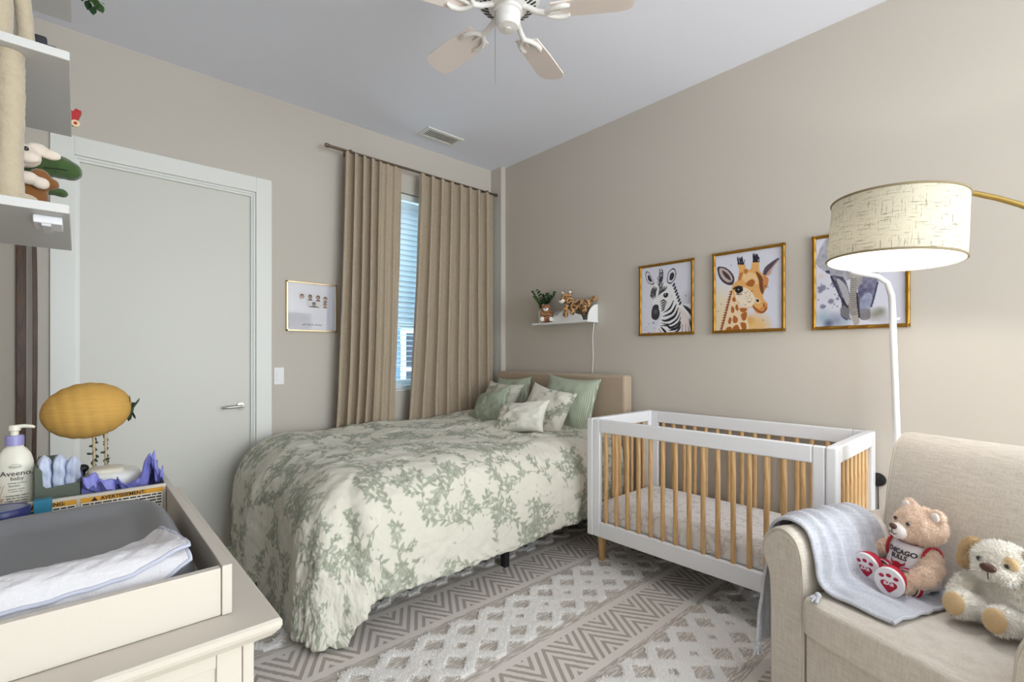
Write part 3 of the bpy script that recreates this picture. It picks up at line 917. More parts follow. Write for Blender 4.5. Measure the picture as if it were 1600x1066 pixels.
rod = thing('curtain_rod', 'bronze metal curtain rod on brackets above the window', 'curtain rod', (2.19, YA, 2.868))
MB().tube([(1.372, YA - .12, 2.868), (3.015, YA - .12, 2.868)], .0105, 16).build('rod', ROD, rod)
for x in (1.372, 3.015):
    MB(Matrix.Translation((x, YA - .12, 2.868)) @ Matrix.Rotation(R(90), 4, 'Y')).lathe([(0, -.012), (.0145, -.012), (.0155, 0), (.0145, .014), (0, .014)], 18).build('finial', ROD, rod)
for x in (1.56, 2.92):
    k = MB(); k.tube([(x, YA, 2.892), (x, YA - .10, 2.892), (x, YA - .12, 2.884)], .005, 10); k.box(x - .012, x + .012, YA - .005, YA, 2.87, 2.915)
    k.build('bracket', ROD, rod)
# window blind
SLAT = bpy.data.materials.new('blind_slat'); SLAT.use_nodes = True; n = N(SLAT)
n.b.inputs['Base Color'].default_value = (*lin((232, 238, 240)), 1); n.b.inputs['Roughness'].default_value = .45
t_ = n.new('ShaderNodeBsdfTranslucent'); t_.inputs['Color'].default_value = (*lin((225, 235, 240)), 1)
mx = n.new('ShaderNodeMixShader'); mx.inputs[0].default_value = .45
n.link(n.b.outputs[0], mx.inputs[1]); n.link(t_.outputs[0], mx.inputs[2]); n.link(mx.outputs[0], n.nt.nodes['Material Output'].inputs['Surface'])
bl = thing('window_blind', 'white slatted window blind showing between the two curtains', 'blind', ((WX0 + WX1) / 2, YA + .05, 1.03))
MB().box(WX0 + .012, WX1 - .012, YA + .02, YA + .075, 2.655, 2.705).build('headrail', VIN, bl, smooth=False, bevel=.003)
pz = np.arange(1.075, 2.65, .0455)
lo = hi = None
for z in pz:
    up = z > 1.59
    proto = hi if up else lo
    if proto is None:
        L = MB(Matrix.Translation(((WX0 + WX1) / 2, YA + .048, z)) @ Matrix.Rotation(R(-50 if up else -6), 4, 'X'))
        w_ = (WX1 - WX0) / 2 - .016
        rows = [[(sx, .024 * q, .0035 * (1 - q * q) + dz) for sx in (-w_, w_)] for dz, qs in ((.0012, (-1, -.5, 0, .5, 1)), (-.0012, (1, .5, 0, -.5, -1))) for q in qs]
        rows.append(rows[0]); L.grid(rows)
        proto = L.build('slat', SLAT, bl)
        if up: hi = proto
        else: lo = proto
        z0_ = z
        if up: zh = z
        else: zl = z
    else:
        o = proto.copy(); COL.objects.link(o); o.location.z = proto.location.z + z - (zh if up else zl)
MB().box(WX0 + .014, WX1 - .014, YA + .028, YA + .068, 1.022, 1.045).build('bottom_rail', VIN, bl, smooth=False, bevel=.004)
for x in (WX0 + .16, (WX0 + WX1) / 2 + .02, WX1 - .16):
    MB().tube([(x, YA + .024, 1.03), (x, YA + .024, 2.66)], .0012, 6).build('ladder_cord', VIN, bl)
# ------------------------------------------------------------------ glider chair
CH = weave_mat('chair_linen', (222, 214, 204), (194, 184, 171), 330, .9, .7, .3)
PIPE = mat('chair_piping', (204, 195, 182), .85)
chair_loc, chair_rz = (1.748, .3145, 0), R(-111.7)
chair = thing('glider_chair', 'cream linen upholstered glider armchair in front of the crib', 'armchair', chair_loc, chair_rz)
CM = Matrix.Translation(chair_loc) @ rotz(chair_rz)        # local: x toward the room, y to the back, z up
HWD = .275
def cpt(x, y, z): return CM @ Vector((x, y, z))
b = MB(CM); b.box(-HWD + .004, HWD - .004, .035, .64, .10, .335); b.build('base_panel', CH, chair, bevel=.012, bseg=3)
def soft_box(x0, x1, y0, y1, z0, z1, n=14, e=6.0, crown=0.0, Mx=None):
    """rounded cushion: superellipsoid sampled on a cube"""
    mb = MB(Mx); c = Vector(((x0 + x1) / 2, (y0 + y1) / 2, (z0 + z1) / 2)); hx, hy, hz = (x1 - x0) / 2, (y1 - y0) / 2, (z1 - z0) / 2
    bm = bmesh.new(); bmesh.ops.create_cube(bm, size=2); bmesh.ops.subdivide_edges(bm, edges=bm.edges, cuts=n, use_grid_fill=True)
    vs = []
    for v in bm.verts:
        p = v.co
        l = (abs(p.x) ** e + abs(p.y) ** e + abs(p.z) ** e) ** (1 / e)
        q = p / l
        z = q.z * hz + (crown * (1 - q.x ** 2) * (1 - q.y ** 2) if q.z > 0 else 0)
        vs.append(c + Vector((q.x * hx, q.y * hy, z)))
    bm.verts.index_update()
    fs = [tuple(v.index for v in f.verts) for f in bm.faces]; bm.free()
    mb.add([tuple(p) for p in vs], fs); return mb
# seat cushion with piped edges
sc = soft_box(-HWD + .002, HWD - .002, -.005, .56, .338, .472, 16, 12, .010, CM).build('seat_cushion', CH, chair, angle=0)
def rrect(x0, x1, y0, y1, z, r, n=6):
    out = []
    for cx_, cy_, a0 in ((x1 - r, y1 - r, 0), (x0 + r, y1 - r, 90), (x0 + r, y0 + r, 180), (x1 - r, y0 + r, 270)):
        for k in range(n + 1):
            a = R(a0 + 90 * k / n); out.append((cx_ + r * math.cos(a), cy_ + r * math.sin(a), z))
    return out + [out[0]]
for z in (.461, .350):
    MB(CM).tube(rrect(-HWD + .012, HWD - .012, .004, .55, z, .045), .0045, 8, caps=False).build('piping', PIPE, sc)
# scroll arms: profile in x-z swept front to back
ARM = [(0, .06), (0, .46), (.004, .54), (.010, .595), (.030, .645), (.070, .672), (.112, .668), (.148, .640), (.166, .598), (.164, .555), (.146, .520), (.134, .470), (.130, .36), (.130, .06)]
for sgn in (-1, 1):
    prof = spline(ARM, 5, False)
    y0, y1 = .03, .70
    rows = []
    for yy, k in ((y0, .93), (y0 + .006, .975), (y0 + .02, 1.0), (.35, 1.0), (y1 - .02, 1.0), (y1, .95)):
        cx_, cz_ = .075, .36
        rows.append([(sgn * (HWD + cx_ + (p[0] - cx_) * k), yy, cz_ + (p[1] - cz_) * (k if p[1] > .3 else 1)) for p in prof])
    a = MB(CM); a.grid(rows)
    nn = len(prof); a.add(rows[0], [tuple(range(nn))]); a.add(rows[-1], [tuple(range(nn))])
    ao = a.build('arm', CH, chair, angle=50)
    MB(CM).tube([(x, y - .001, z) for x, y, z in rows[1]], .0042, 8).build('piping', PIPE, ao)
# back: leaning, rolled top
BK = [(.500, .40), (.505, .60), (.530, .78), (.560, .90), (.590, .965), (.640, .998), (.690, .985), (.715, .94), (.715, .80), (.70, .55), (.69, .12), (.56, .12), (.52, .30)]
pr = spline(BK, 5)
rows = []
W2 = .315
for xx, k in ((-W2, .90), (-W2 + .006, .955), (-W2 + .022, 1.0), (0, 1.0), (W2 - .022, 1.0), (W2 - .006, .955), (W2, .90)):
    cy_, cz_ = .615, .60
    rows.append([(xx, cy_ + (p[0] - cy_) * k, cz_ + (p[1] - cz_) * (1 - (1 - k) * .35)) for p in pr])
a = MB(CM); a.grid(rows, closeu=True); nn = len(pr); a.add(rows[0], [tuple(range(nn))]); a.add(rows[-1], [tuple(range(nn))])
bo = a.build('backrest', CH, chair, angle=60)
MB(CM).tube([(x + .002, y, z) for x, y, z in rows[1]] + [(rows[1][0][0] + .002, rows[1][0][1], rows[1][0][2])], .004, 8, caps=False).build('piping', PIPE, bo)
gb = MB(CM); gb.lathe([(.0, .012), (.27, .012), (.275, .022), (.26, .032), (.05, .04), (.05, .10), (0, .10)], 32, (0, .34, 0)); gb.build('swivel_base', mat('glider_base_metal', (60, 60, 62), .4, .6), chair)

# throw blanket over the left arm
TH = weave_mat('throw_knit', (206, 208, 217), (184, 187, 198), 160, .95, .8, .5)
def throw():
    # path across the arm (local x, z): outside hem -> over the arm -> down onto the seat
    path = [(-.455, .205), (-.462, .32), (-.458, .45), (-.462, .54), (-.455, .62), (-.425, .668), (-.375, .694), (-.325, .688), (-.285, .650), (-.262, .585), (-.245, .52), (-.205, .494), (-.12, .490), (-.02, .488)]
    sp = spline(path, 10, False); L = np.r_[0, np.cumsum(np.linalg.norm(np.diff(sp, axis=0), axis=1))]
    ns, nt = 150, 110
    s = np.linspace(0, L[-1], ns); px = np.interp(s, L, sp[:, 0]); pz = np.interp(s, L, sp[:, 1])
    t = np.linspace(0, 1, nt)
    S, T_ = np.meshgrid(s / L[-1], t, indexing='ij')
    y0 = .035 + .05 * np.sin(S * PI) - .0 + .05 * np.clip((S - .75) / .25, 0, 1) - .01 * np.clip((.3 - S) / .3, 0, 1)
    y1 = .40 + .06 * S
    Y = y0 + (y1 - y0) * T_
    X = np.repeat(px[:, None], nt, 1); Z = np.repeat(pz[:, None], nt, 1)
    P = np.stack([X, Y, Z], -1); nr = grid_normals(P)
    c = np.array([-.36, .3, .35]); nr *= np.sign((nr * (P - c)).sum(-1, keepdims=True))
    env = (np.clip((S - .12) / .2, 0, 1) * .75 + .25) * (1 - .8 * np.clip((S - .80) / .2, 0, 1))
    fold = (.5 + .5 * np.sin(2 * PI * (5.2 * T_ + .5 * S + .25 * vnoise(S.shape, (3, 3), 3)))) ** 1.4 * .017 * env
    fold *= np.clip(T_ / .10, 0, 1) ** .6
    fold += .004 * (1 + vnoise(S.shape, (10, 10), 5, 2)) + .0012 * np.sin(S * 420)
    P = P + nr * fold[..., None]
    P[..., 2] = np.where(S > .82, np.maximum(P[..., 2], .488), P[..., 2])
    A = np.array(CM); Q = P @ A[:3, :3].T + A[:3, 3]
    th = thing('throw_blanket', 'pale grey-blue knitted throw with tassels over the chair arm', 'blanket', tuple(Q[..., :].reshape(-1, 3).mean(0)))
    n2 = grid_normals(Q) * .0025
    np_mesh('cloth', np.concatenate([Q + n2, (Q - n2)[::-1]], 0), TH, th)
    edge = [tuple(Q[i, 0]) for i in range(0, ns, 2)]
    MB().tube(edge, .0065, 8).build('hem', TH, th)
    MB().tube([tuple(Q[-1, j]) for j in range(0, nt, 3)], .006, 8).build('hem', TH, th)
    def tassel(p, d=(0, 0, -1), seed=0):
        rng = random.Random(seed); mb = MB(); p = Vector(p); d = Vector(d)
        mb.ell(p, (.011, .011, .012), None, 10, 8)
        for k in range(8):
            q = Vector((rng.uniform(-1, 1), rng.uniform(-1, 1), rng.uniform(-.3, .3))) * .016
            mb.tube([p, p + d * .02 + q * .6, p + d * .042 + q], [.0045, .0055, .004], 7)
        mb.build('tassel', TH, th)
    tassel(Q[0, 2] + np.array([0, 0, -.01]), seed=1); tassel(Q[0, 40] + np.array([0, 0, -.01]), seed=2); tassel(Q[0, 80] + np.array([0, 0, -.01]), seed=3)
    i = int(ns * .74)
    tassel(tuple(cpt(-.222, .035, .487)), tuple(Vector(cpt(0, -.6, -.25)) - Vector(cpt(0, 0, 0))), 4)
throw()

# ------------------------------------------------------------------ arc lamp
def lamp():
    SHD = bpy.data.materials.new('lampshade_linen'); SHD.use_nodes = True; n = N(SHD)
    def threads(sx, sy, seed):
        uv = n.new('ShaderNodeUVMap'); mp = n.new('ShaderNodeMapping'); mp.inputs['Scale'].default_value = (sx, sy, 1); mp.inputs['Location'].default_value = (seed, seed * 2, 0)
        n.link(uv.outputs[0], mp.inputs[0]); return n.noise(mp.outputs[0], 1, 3, .65)
    h_ = threads(14, 260, 1); v_ = threads(230, 16, 5)
    f = n.m('MAXIMUM', n.step(h_, .575, .66), n.step(v_, .585, .67))
    fine = n.m('ADD', threads(90, 600, 9), threads(600, 90, 13))
    base = n.mix(n.m('MULTIPLY', n.step(fine, .8, 1.3), .35), (*lin((214, 208, 190)), 1), (*lin((184, 174, 148)), 1))
    c = n.mix(n.m('MULTIPLY', f, .8), base, (*lin((104, 94, 76)), 1))
    n.link(c, n.b.inputs['Base Color']); n.b.inputs['Roughness'].default_value = .9
    t = n.new('ShaderNodeBsdfTranslucent'); n.link(c, t.inputs['Color'])
    mx = n.new('ShaderNodeMixShader'); mx.inputs[0].default_value = .085
    n.link(n.b.outputs[0], mx.inputs[1]); n.link(t.outputs[0], mx.inputs[2]); n.link(mx.outputs[0], n.nt.nodes['Material Output'].inputs['Surface'])
    BRASS = mat('lamp_brass', (176, 150, 88), .3, 1.0)
    lx, ly, z0, z1, r0 = 2.245, .370, 1.652, 1.880, .205
    bx, by = 2.62, -.47
    L = thing('arc_floor_lamp', 'arched brass floor lamp with lit cream linen drum shade', 'floor lamp', (bx, by, 0))
    Mx = Matrix.Translation((lx, ly, 0)) @ Matrix.Translation((0, 0, z0)) @ rotz(R(-42.2)) @ Matrix.Rotation(R(4), 4, 'Y')
    H_ = z1 - z0; seg = 72; r1 = r0 * .985
    mb = MB(Mx); vs = []; uv = []; fs = []
    for (r, z) in ((r0, 0), (r0, H_ * .25), ((r0 + r1) / 2, H_ * .5), (r1, H_ * .75), (r1, H_)):
        for k in range(seg + 1):
            a = 2 * PI * k / seg; vs.append((r * math.cos(a), r * math.sin(a), z)); uv.append((k / seg * 1.3, z))
    for i in range(4):
        for k in range(seg): fs.append((i * (seg + 1) + k, i * (seg + 1) + k + 1, (i + 1) * (seg + 1) + k + 1, (i + 1) * (seg + 1) + k))
    mb.add(vs, fs, uv=uv); sh = mb.build('lamp_shade', SHD, L, angle=0)
    TRM = mat('shade_trim', (150, 136, 108), .85)
    for z, r in ((0.004, r0 + .001), (H_ - .004, r1 + .001)):
        MB(Mx).tube([(r * math.cos(2 * PI * k / 64), r * math.sin(2 * PI * k / 64), z) for k in range(65)], .004, 8, caps=False).build('trim_band', TRM, sh)
    LIN = bpy.data.materials.new('shade_lining'); LIN.use_nodes = True; n = N(LIN)
    n.b.inputs['Base Color'].default_value = (.80, .80, .80, 1); n.b.inputs['Roughness'].default_value = .7
    t = n.new('ShaderNodeBsdfTranslucent'); t.inputs['Color'].default_value = (.9, .89, .86, 1)
    mx = n.new('ShaderNodeMixShader'); mx.inputs[0].default_value = .5
    n.link(n.b.outputs[0], mx.inputs[1]); n.link(t.outputs[0], mx.inputs[2]); n.link(mx.outputs[0], n.nt.nodes['Material Output'].inputs['Surface'])
    mb = MB(Mx); mb.lathe([(r0 - .003, .001), (r1 - .003, H_ - .001)], 64)
    mb.f = [f for f in mb.f if len(f) == 4]; mb.build('shade_lining', LIN, sh)
    ft = MB(Mx)
    for k in range(3):
        a = 2 * PI * k / 3; ft.tube([(0, 0, H_ - .03), (r1 * math.cos(a), r1 * math.sin(a), H_ - .01)], .002, 6)
    ft.build('shade_fitter', BRASS, sh)
    cz = z1 + .035
    top = Vector((lx, ly, cz))
    MB(Mx).lathe([(0, .125), (.018, .125), (.020, .14), (.020, H_ + .0), (.012, H_ + .02), (0, H_ + .02)], 20).build('socket', BRASS, L)
    BU = mat('bulb_glow', (255, 255, 255), .5, emit=((255, 244, 226), 6))
    MB(Mx).lathe([(0, .062), (.014, .064), (.025, .074), (.029, .09), (.026, .105), (.014, .122), (.012, .128), (0, .128)], 20).build('bulb', BU, L)
    d = bpy.data.lights.new('lamp_light', 'POINT'); d.energy = 11; d.color = (1.0, .96, .91); d.shadow_soft_size = .03
    o = bpy.data.objects.new('lamp_light', d); COL.objects.link(o); o.location = Mx @ Vector((0, 0, .052)); adopt(o, L)
    # arched arm
    pts = []
    D = Vector((bx - lx, by - ly, 0))
    for k in range(25):
        a = PI / 2 * k / 24
        hpos = math.sin(a)
        drop = 1 - math.cos(a)
        pts.append(Vector((lx, ly, 0)) + D * hpos + Vector((0, 0, cz - drop * 1.25)))
    pts = [Vector((lx, ly, cz - .03))] + pts + [Vector((bx, by, .5)), Vector((bx, by, .03))]
    MB().tube(pts, .0095, 14).build('arched_arm', BRASS, L)
    MB().lathe([(0, 0), (.15, 0), (.15, .022), (.145, .028), (.02, .03), (.012, .06), (0, .06)], 40, (bx, by, 0.0)).build('lamp_base', BRASS, L)
lamp()

# ------------------------------------------------------------------ baby monitor stand
ms = thing('monitor_stand', 'slim white floor stand with bent arm behind the crib end', 'stand', (3.0, .46, 0))
MB().tube([(2.995, .455, .02), (2.992, .475, .9), (2.990, .492, 1.50), (2.988, .496, 1.60), (2.980, .512, 1.665), (2.962, .548, 1.700), (2.938, .60, 1.716), (2.915, .640, 1.728), (2.905, .662, 1.760)], [.0145] * 4 + [.013] * 5, 16).build('pole', WHITE, ms)
MB().lathe([(0, 0), (.10, 0), (.10, .012), (.09, .02), (.018, .024), (.0155, .05), (0, .05)], 32, (2.995, .455, 0.0)).build('stand_base', WHITE, ms)
mb = MB(Matrix.Translation((2.903, .664, 1.80)) @ Matrix.Rotation(R(25), 4, 'X')); mb.lathe([(0, -.035), (.026, -.033), (.030, 0), (.026, .03), (0, .035)], 20); mb.build('camera_head', WHITE, ms)
MB().tube([(3.0, .485, 1.485), (3.012, .47, 1.487)], .006, 10).build('clip', WHITE, ms)

# ------------------------------------------------------------------ ceiling fan
def fan():
    fx, fy = 1.31, 1.470
    FW = mat('fan_white', (236, 233, 231), .4)
    BLD = mat('fan_blade', (246, 234, 229), .5)
    F = thing('ceiling_fan', 'white five blade ceiling fan with pull chain', 'ceiling fan', (fx, fy, 2.60))
    zb = 2.700
    MB().lathe([(0, ZC), (.075, ZC), (.075, ZC - .02), (.03, ZC - .07), (0, ZC - .07)], 32, (fx, fy, 0)).build('canopy', FW, F)
    MB().lathe([(.013, 2.91), (.013, ZC - .05)], 16, (fx, fy, 0)).build('downrod', FW, F)
    MB().lathe([(0, 2.93), (.05, 2.925), (.11, 2.905), (.138, 2.86), (.140, 2.80), (.132, 2.765), (.122, 2.753), (.062, 2.722), (0, 2.720)], 40, (fx, fy, 0)).build('motor_housing', FW, F)
    MB().lathe([(.060, 2.720), (.060, 2.708), (.052, 2.706), (.052, 2.684), (.0512, 2.682), (.0512, 2.680), (.052, 2.678), (.050, 2.665), (.042, 2.650), (.012, 2.645), (.012, 2.642), (0, 2.642)], 40, (fx, fy, 0)).build('switch_housing', FW, F)
    SL = mat('fan_slot_dark', (62, 62, 64), .7)
    for k in range(30):
        a = 2 * PI * k / 30
        s = MB(Matrix.Translation((fx, fy, 0)) @ rotz(a) @ Matrix.Translation((.0975, 0, 2.7403)) @ Matrix.Rotation(R(-27.3), 4, 'Y'))
        s.box(-.019, .019, -.0050, .0050, -.0016, .0010); s.build('vent_slot', SL, F, smooth=False)
    for k in range(5):
        a = R(21 + 72 * k)
        Mx = Matrix.Translation((fx, fy, zb)) @ rotz(a) @ Matrix.Rotation(R(11), 4, 'X')
        bl = MB(Mx)
        out = [(.175, -.055), (.175, .055), (.30, .064), (.40, .067), (.46, .068), (.492, .058), (.506, .034), (.509, 0), (.506, -.034), (.492, -.058), (.46, -.068), (.40, -.067), (.30, -.064)]
        bl.prism(out, (0, 0, .0), (1, 0, 0), (0, 1, 0), .006)
        B = bl.build('blade', BLD, F, smooth=False, bevel=.0015)
        br = MB(Mx)
        # forked iron: stem to the hub and a scrolled fork under the blade
        br.tube([(.055, 0, .035), (.085, 0, .022), (.12, 0, .002), (.155, 0, -.006)], [.012, .011, .011, .012], 10)
        br.tube([(.155, 0, -.006), (.175, .026, -.007), (.20, .040, -.007), (.232, .044, -.006), (.252, .036, -.005)], [.011, .010, .010, .011, .006], 10)
        br.tube([(.155, 0, -.006), (.175, -.026, -.007), (.20, -.040, -.007), (.232, -.044, -.006), (.252, -.036, -.005)], [.011, .010, .010, .011, .006], 10)
        br.tube([(.155, 0, -.006), (.185, 0, -.006), (.215, 0, -.005)], [.010, .008, .005], 10)
        br.build('blade_iron', FW, F)
    MB().tube([(fx - .055, fy + .012, 2.70), (fx - .058, fy + .012, 2.69), (fx - .058, fy + .012, 2.40)], .0011, 6).build('pull_chain', mat('chain', (150, 148, 140), .4, .8), F)
fan()
# ------------------------------------------------------------------ framed animal prints on the right wall
GOLD = mat('gilt_bamboo', (178, 132, 52), .32, .85, tint=(30, (120, 82, 26), .7))
def jag(p0, p1, n, amp, seed):
    rng = random.Random(seed); out = []
    for k in range(n + 1):
        t = k / n; out.append((p0[0] + (p1[0] - p0[0]) * t + rng.uniform(-amp, amp), p0[1] + (p1[1] - p0[1]) * t + rng.uniform(-amp, amp)))
    return out
def paint_zebra(cv):
    cv.homography([(118, 205), (665, 118), (672, 918), (120, 945)])
    K = (34, 33, 42); W = (238, 237, 241); G = (120, 118, 132)
    cv.blob((560, 780), 40, (226, 200, 190), .6, 1.5); cv.blob((640, 560), 30, (190, 185, 195), .6, 1.6)
    body = [(345, 700), (312, 820), (298, 925), (668, 920), (668, 625), (600, 605), (548, 610), (520, 550), (490, 480), (455, 410), (400, 420)]
    cv.poly(body, W)
    cv.poly([(520, 640), (600, 700), (640, 800), (640, 925), (560, 925), (550, 760)], (228, 208, 204), .7)
    for k, p in enumerate([[(470, 560), (430, 650), (360, 700)], [(500, 600), (450, 700), (350, 745)], [(520, 640), (480, 740), (390, 790), (335, 780)], [(540, 690), (510, 770), (430, 830), (330, 815)],
              [(548, 740), (520, 820), (440, 870), (400, 845), (318, 850)], [(550, 800), (510, 870), (420, 900)], [(552, 850), (520, 900), (480, 925)], [(330, 860), (380, 915), (390, 925)], [(305, 880), (340, 925)],
              [(452, 500), (415, 590), (380, 650)], [(600, 615), (660, 670)], [(570, 615), (640, 680), (665, 740)], [(640, 760), (660, 850), (668, 925)], [(600, 820), (605, 925)], [(570, 830), (560, 925)], [(628, 850), (640, 925)]]):
        cv.line(p, 11 + (k % 3) * 3, K, 1, taper=True)
    # mane
    for k in range(7):
        t = k / 6; x, y = 468 + 70 * t, 385 + 205 * t
        cv.poly([(x - 16, y + 18), (x + 6, y - 22), (x + 18, y - 6), (x + 2, y + 26)], K, 1, False)
    head = [(252, 395), (208, 465), (232, 560), (245, 625), (228, 700), (240, 768), (280, 782), (318, 740), (350, 690), (398, 640), (438, 560), (452, 450), (405, 380), (320, 362)]
    cv.poly(head, W)
    for e in ([(172, 240), (162, 290), (185, 360), (235, 388), (255, 370), (228, 300), (200, 250)], [(465, 202), (415, 240), (400, 300), (402, 365), (445, 372), (488, 310), (492, 240)]):
        cv.poly(e, (60, 58, 70)); c = np.mean(e, 0); cv.poly([tuple(c + (np.array(p) - c) * .84) for p in e], (226, 224, 232)); cv.poly([tuple(c + np.array((3, 4)) + (np.array(p) - c) * .52) for p in e], K, .92)
    rng = random.Random(3)
    for k in range(44):
        t = rng.random(); x = 300 + 45 * rng.random() + 8 * (1 - t); y = 230 + 170 * t
        cv.line([(x, y + 24), (x + rng.uniform(-22, 22), y - 26)], 20, K, .95, taper=True)
    for k in range(5):
        cv.line([(255 + k * 10, 400 + k * 4), (225 + k * 12, 470), (242 + k * 8, 560 - k * 6)], 7, K, .95, taper=True)
        cv.line([(312 + k * 22, 385 + k * 3), (318 + k * 15, 440), (300 + k * 8, 520 - k * 10)], 7, K, .95, taper=True)
        cv.line([(320 + k * 4, 585 + k * 26), (360, 560 + k * 26), (400 - k * 6, 590 + k * 16)], 9, K, .95, taper=True)
    cv.poly([(252, 620), (300, 615), (310, 660), (320, 710), (300, 770), (262, 782), (232, 755), (230, 690)], (46, 44, 52)); cv.blob((272, 690), 10, (120, 116, 122), .7, 1.2)
    cv.poly([(362, 490), (395, 478), (412, 492), (398, 525), (370, 530), (358, 512)], (18, 18, 22)); cv.blob((378, 498), 2.5, (240, 240, 240), .9, .5)
    cv.poly([(212, 495), (225, 505), (228, 530), (218, 520)], K)
    for x, y, r in ((155, 890, 2), (175, 868, 2), (200, 926, 2.2), (250, 815, 4), (258, 875, 2), (198, 828, 2), (598, 508, 3)): cv.blob((x, y), r, G, .9, .5)
def paint_giraffe(cv):
    cv.homography([(122, 190), (805, 95), (790, 962), (120, 972)])
    cv.blob((170, 640), 42, (240, 222, 186), .8, 1.6); cv.blob((170, 860), 60, (238, 214, 170), .9, 1.5); cv.blob((520, 935), 44, (236, 190, 122), .9, 1.0); cv.blob((460, 870), 16, (226, 170, 90), .8, 1)
    O, B, DK, CR = (222, 160, 90), (150, 76, 30), (60, 40, 46), (246, 232, 212)
    cv.poly([(285, 545), (255, 640), (215, 800), (170, 968), (430, 968), (440, 850), (445, 740), (380, 720), (320, 640)], (240, 214, 176))
    for p in ([(300, 620), (325, 640), (318, 672), (292, 660)], [(285, 715), (312, 745), (300, 790), (278, 770)], [(330, 700), (352, 735), (345, 770), (320, 740)], [(262, 830), (282, 850), (270, 900), (248, 885)], [(305, 815), (345, 850), (330, 890), (295, 880)],
              [(380, 800), (432, 780), (428, 850), (400, 870), (380, 840)], [(300, 930), (340, 910), (362, 968), (295, 968)], [(238, 935), (275, 930), (285, 968), (225, 968)], [(370, 890), (425, 900), (425, 968), (392, 968)], [(365, 740), (440, 745), (420, 775), (380, 780)]):
        cv.poly(p, (176, 96, 38), .95)
    for k in range(16):
        t = k / 15; x, y = 285 - 105 * t, 560 + 400 * t
        cv.poly([(x + 10, y - 14), (x - 26, y + 10), (x - 8, y + 18), (x + 8, y + 14)], (140, 62, 34), .95, False)
    cv.poly([(148, 305), (145, 360), (170, 430), (215, 478), (275, 500), (305, 480), (312, 420), (280, 360), (220, 312)], (70, 56, 66)); cv.poly([(165, 320), (165, 370), (195, 430), (250, 470), (290, 455), (290, 410), (250, 350), (205, 322)], (196, 176, 174))
    cv.poly([(190, 345), (225, 360), (262, 400), (280, 450), (240, 430), (205, 390)], (64, 48, 54), .9)
    cv.poly([(600, 390), (625, 320), (690, 265), (768, 222), (735, 280), (690, 330), (650, 400)], (90, 76, 90)); cv.poly([(640, 380), (690, 320), (755, 240), (700, 340), (680, 400), (640, 410)], (206, 170, 160), .8)
    cv.poly([(350, 440), (358, 330), (345, 270), (415, 280), (440, 340), (480, 330), (500, 250), (560, 255), (565, 350), (600, 390), (650, 430), (648, 500), (605, 580), (600, 640), (640, 700), (635, 760), (590, 800), (530, 790), (500, 740), (440, 735), (370, 700), (320, 640), (285, 540), (310, 480)], (232, 176, 108))
    cv.poly([(320, 540), (400, 520), (470, 560), (520, 640), (490, 720), (420, 725), (360, 690), (325, 630)], CR, .95)
    cv.poly([(380, 400), (470, 370), (530, 400), (560, 480), (480, 500), (420, 470)], (242, 204, 150), .9)
    cv.poly([(440, 470), (490, 440), (520, 470), (490, 520), (430, 500)], (172, 92, 36), .9); cv.poly([(530, 360), (590, 420), (610, 520), (600, 600), (570, 560), (555, 450)], (104, 54, 34), .85)
    cv.poly([(600, 410), (655, 440), (640, 520), (606, 560)], (214, 140, 84), .9); cv.poly([(365, 380), (400, 370), (380, 440), (350, 450)], (190, 106, 44), .8); cv.poly([(410, 340), (450, 335), (440, 380), (415, 380)], (180, 96, 40), .7)
    rng = random.Random(9)
    for cx_, cy_ in ((375, 245), (532, 225)):
        for k in range(24):
            x = cx_ + rng.uniform(-32, 32); cv.line([(x, cy_ + 40), (x + rng.uniform(-12, 12), cy_ - rng.uniform(10, 55))], 24, (40, 38, 52), 1, taper=True)
    cv.poly([(318, 545), (350, 520), (392, 530), (395, 560), (365, 585), (330, 578)], (26, 22, 26)); cv.line([(300, 540), (350, 515), (395, 528)], 9, (50, 34, 34)); cv.line([(325, 590), (360, 600), (390, 592)], 5, (120, 80, 60)); cv.blob((352, 545), 2.6, (220, 220, 225), .9, .5)
    for k in range(4): cv.line([(610, 520), (648 + 6 * k, 490 + 18 * k)], 6, (40, 30, 36), taper=True)
    cv.poly([(510, 650), (545, 640), (570, 665), (560, 695), (525, 690)], (244, 214, 178)); cv.poly([(528, 655), (555, 655), (556, 680), (535, 678)], (60, 30, 26))
    cv.poly([(490, 720), (560, 750), (610, 700), (640, 700), (636, 760), (590, 800), (530, 790)], (216, 142, 78), .9); cv.line([(500, 725), (550, 775), (600, 785), (632, 740)], 6, (120, 60, 36)); cv.line([(600, 690), (612, 740)], 5, (150, 80, 50))
    for k in range(26): cv.blob((rng.uniform(340, 500), rng.uniform(560, 715)), rng.uniform(1.2, 2.4), (150, 92, 56), .85, .5)
    for x, y in ((125, 770), (150, 765), (180, 692), (280, 290), (595, 870)): cv.blob((x, y), 2, (120, 100, 90), .8, .5)
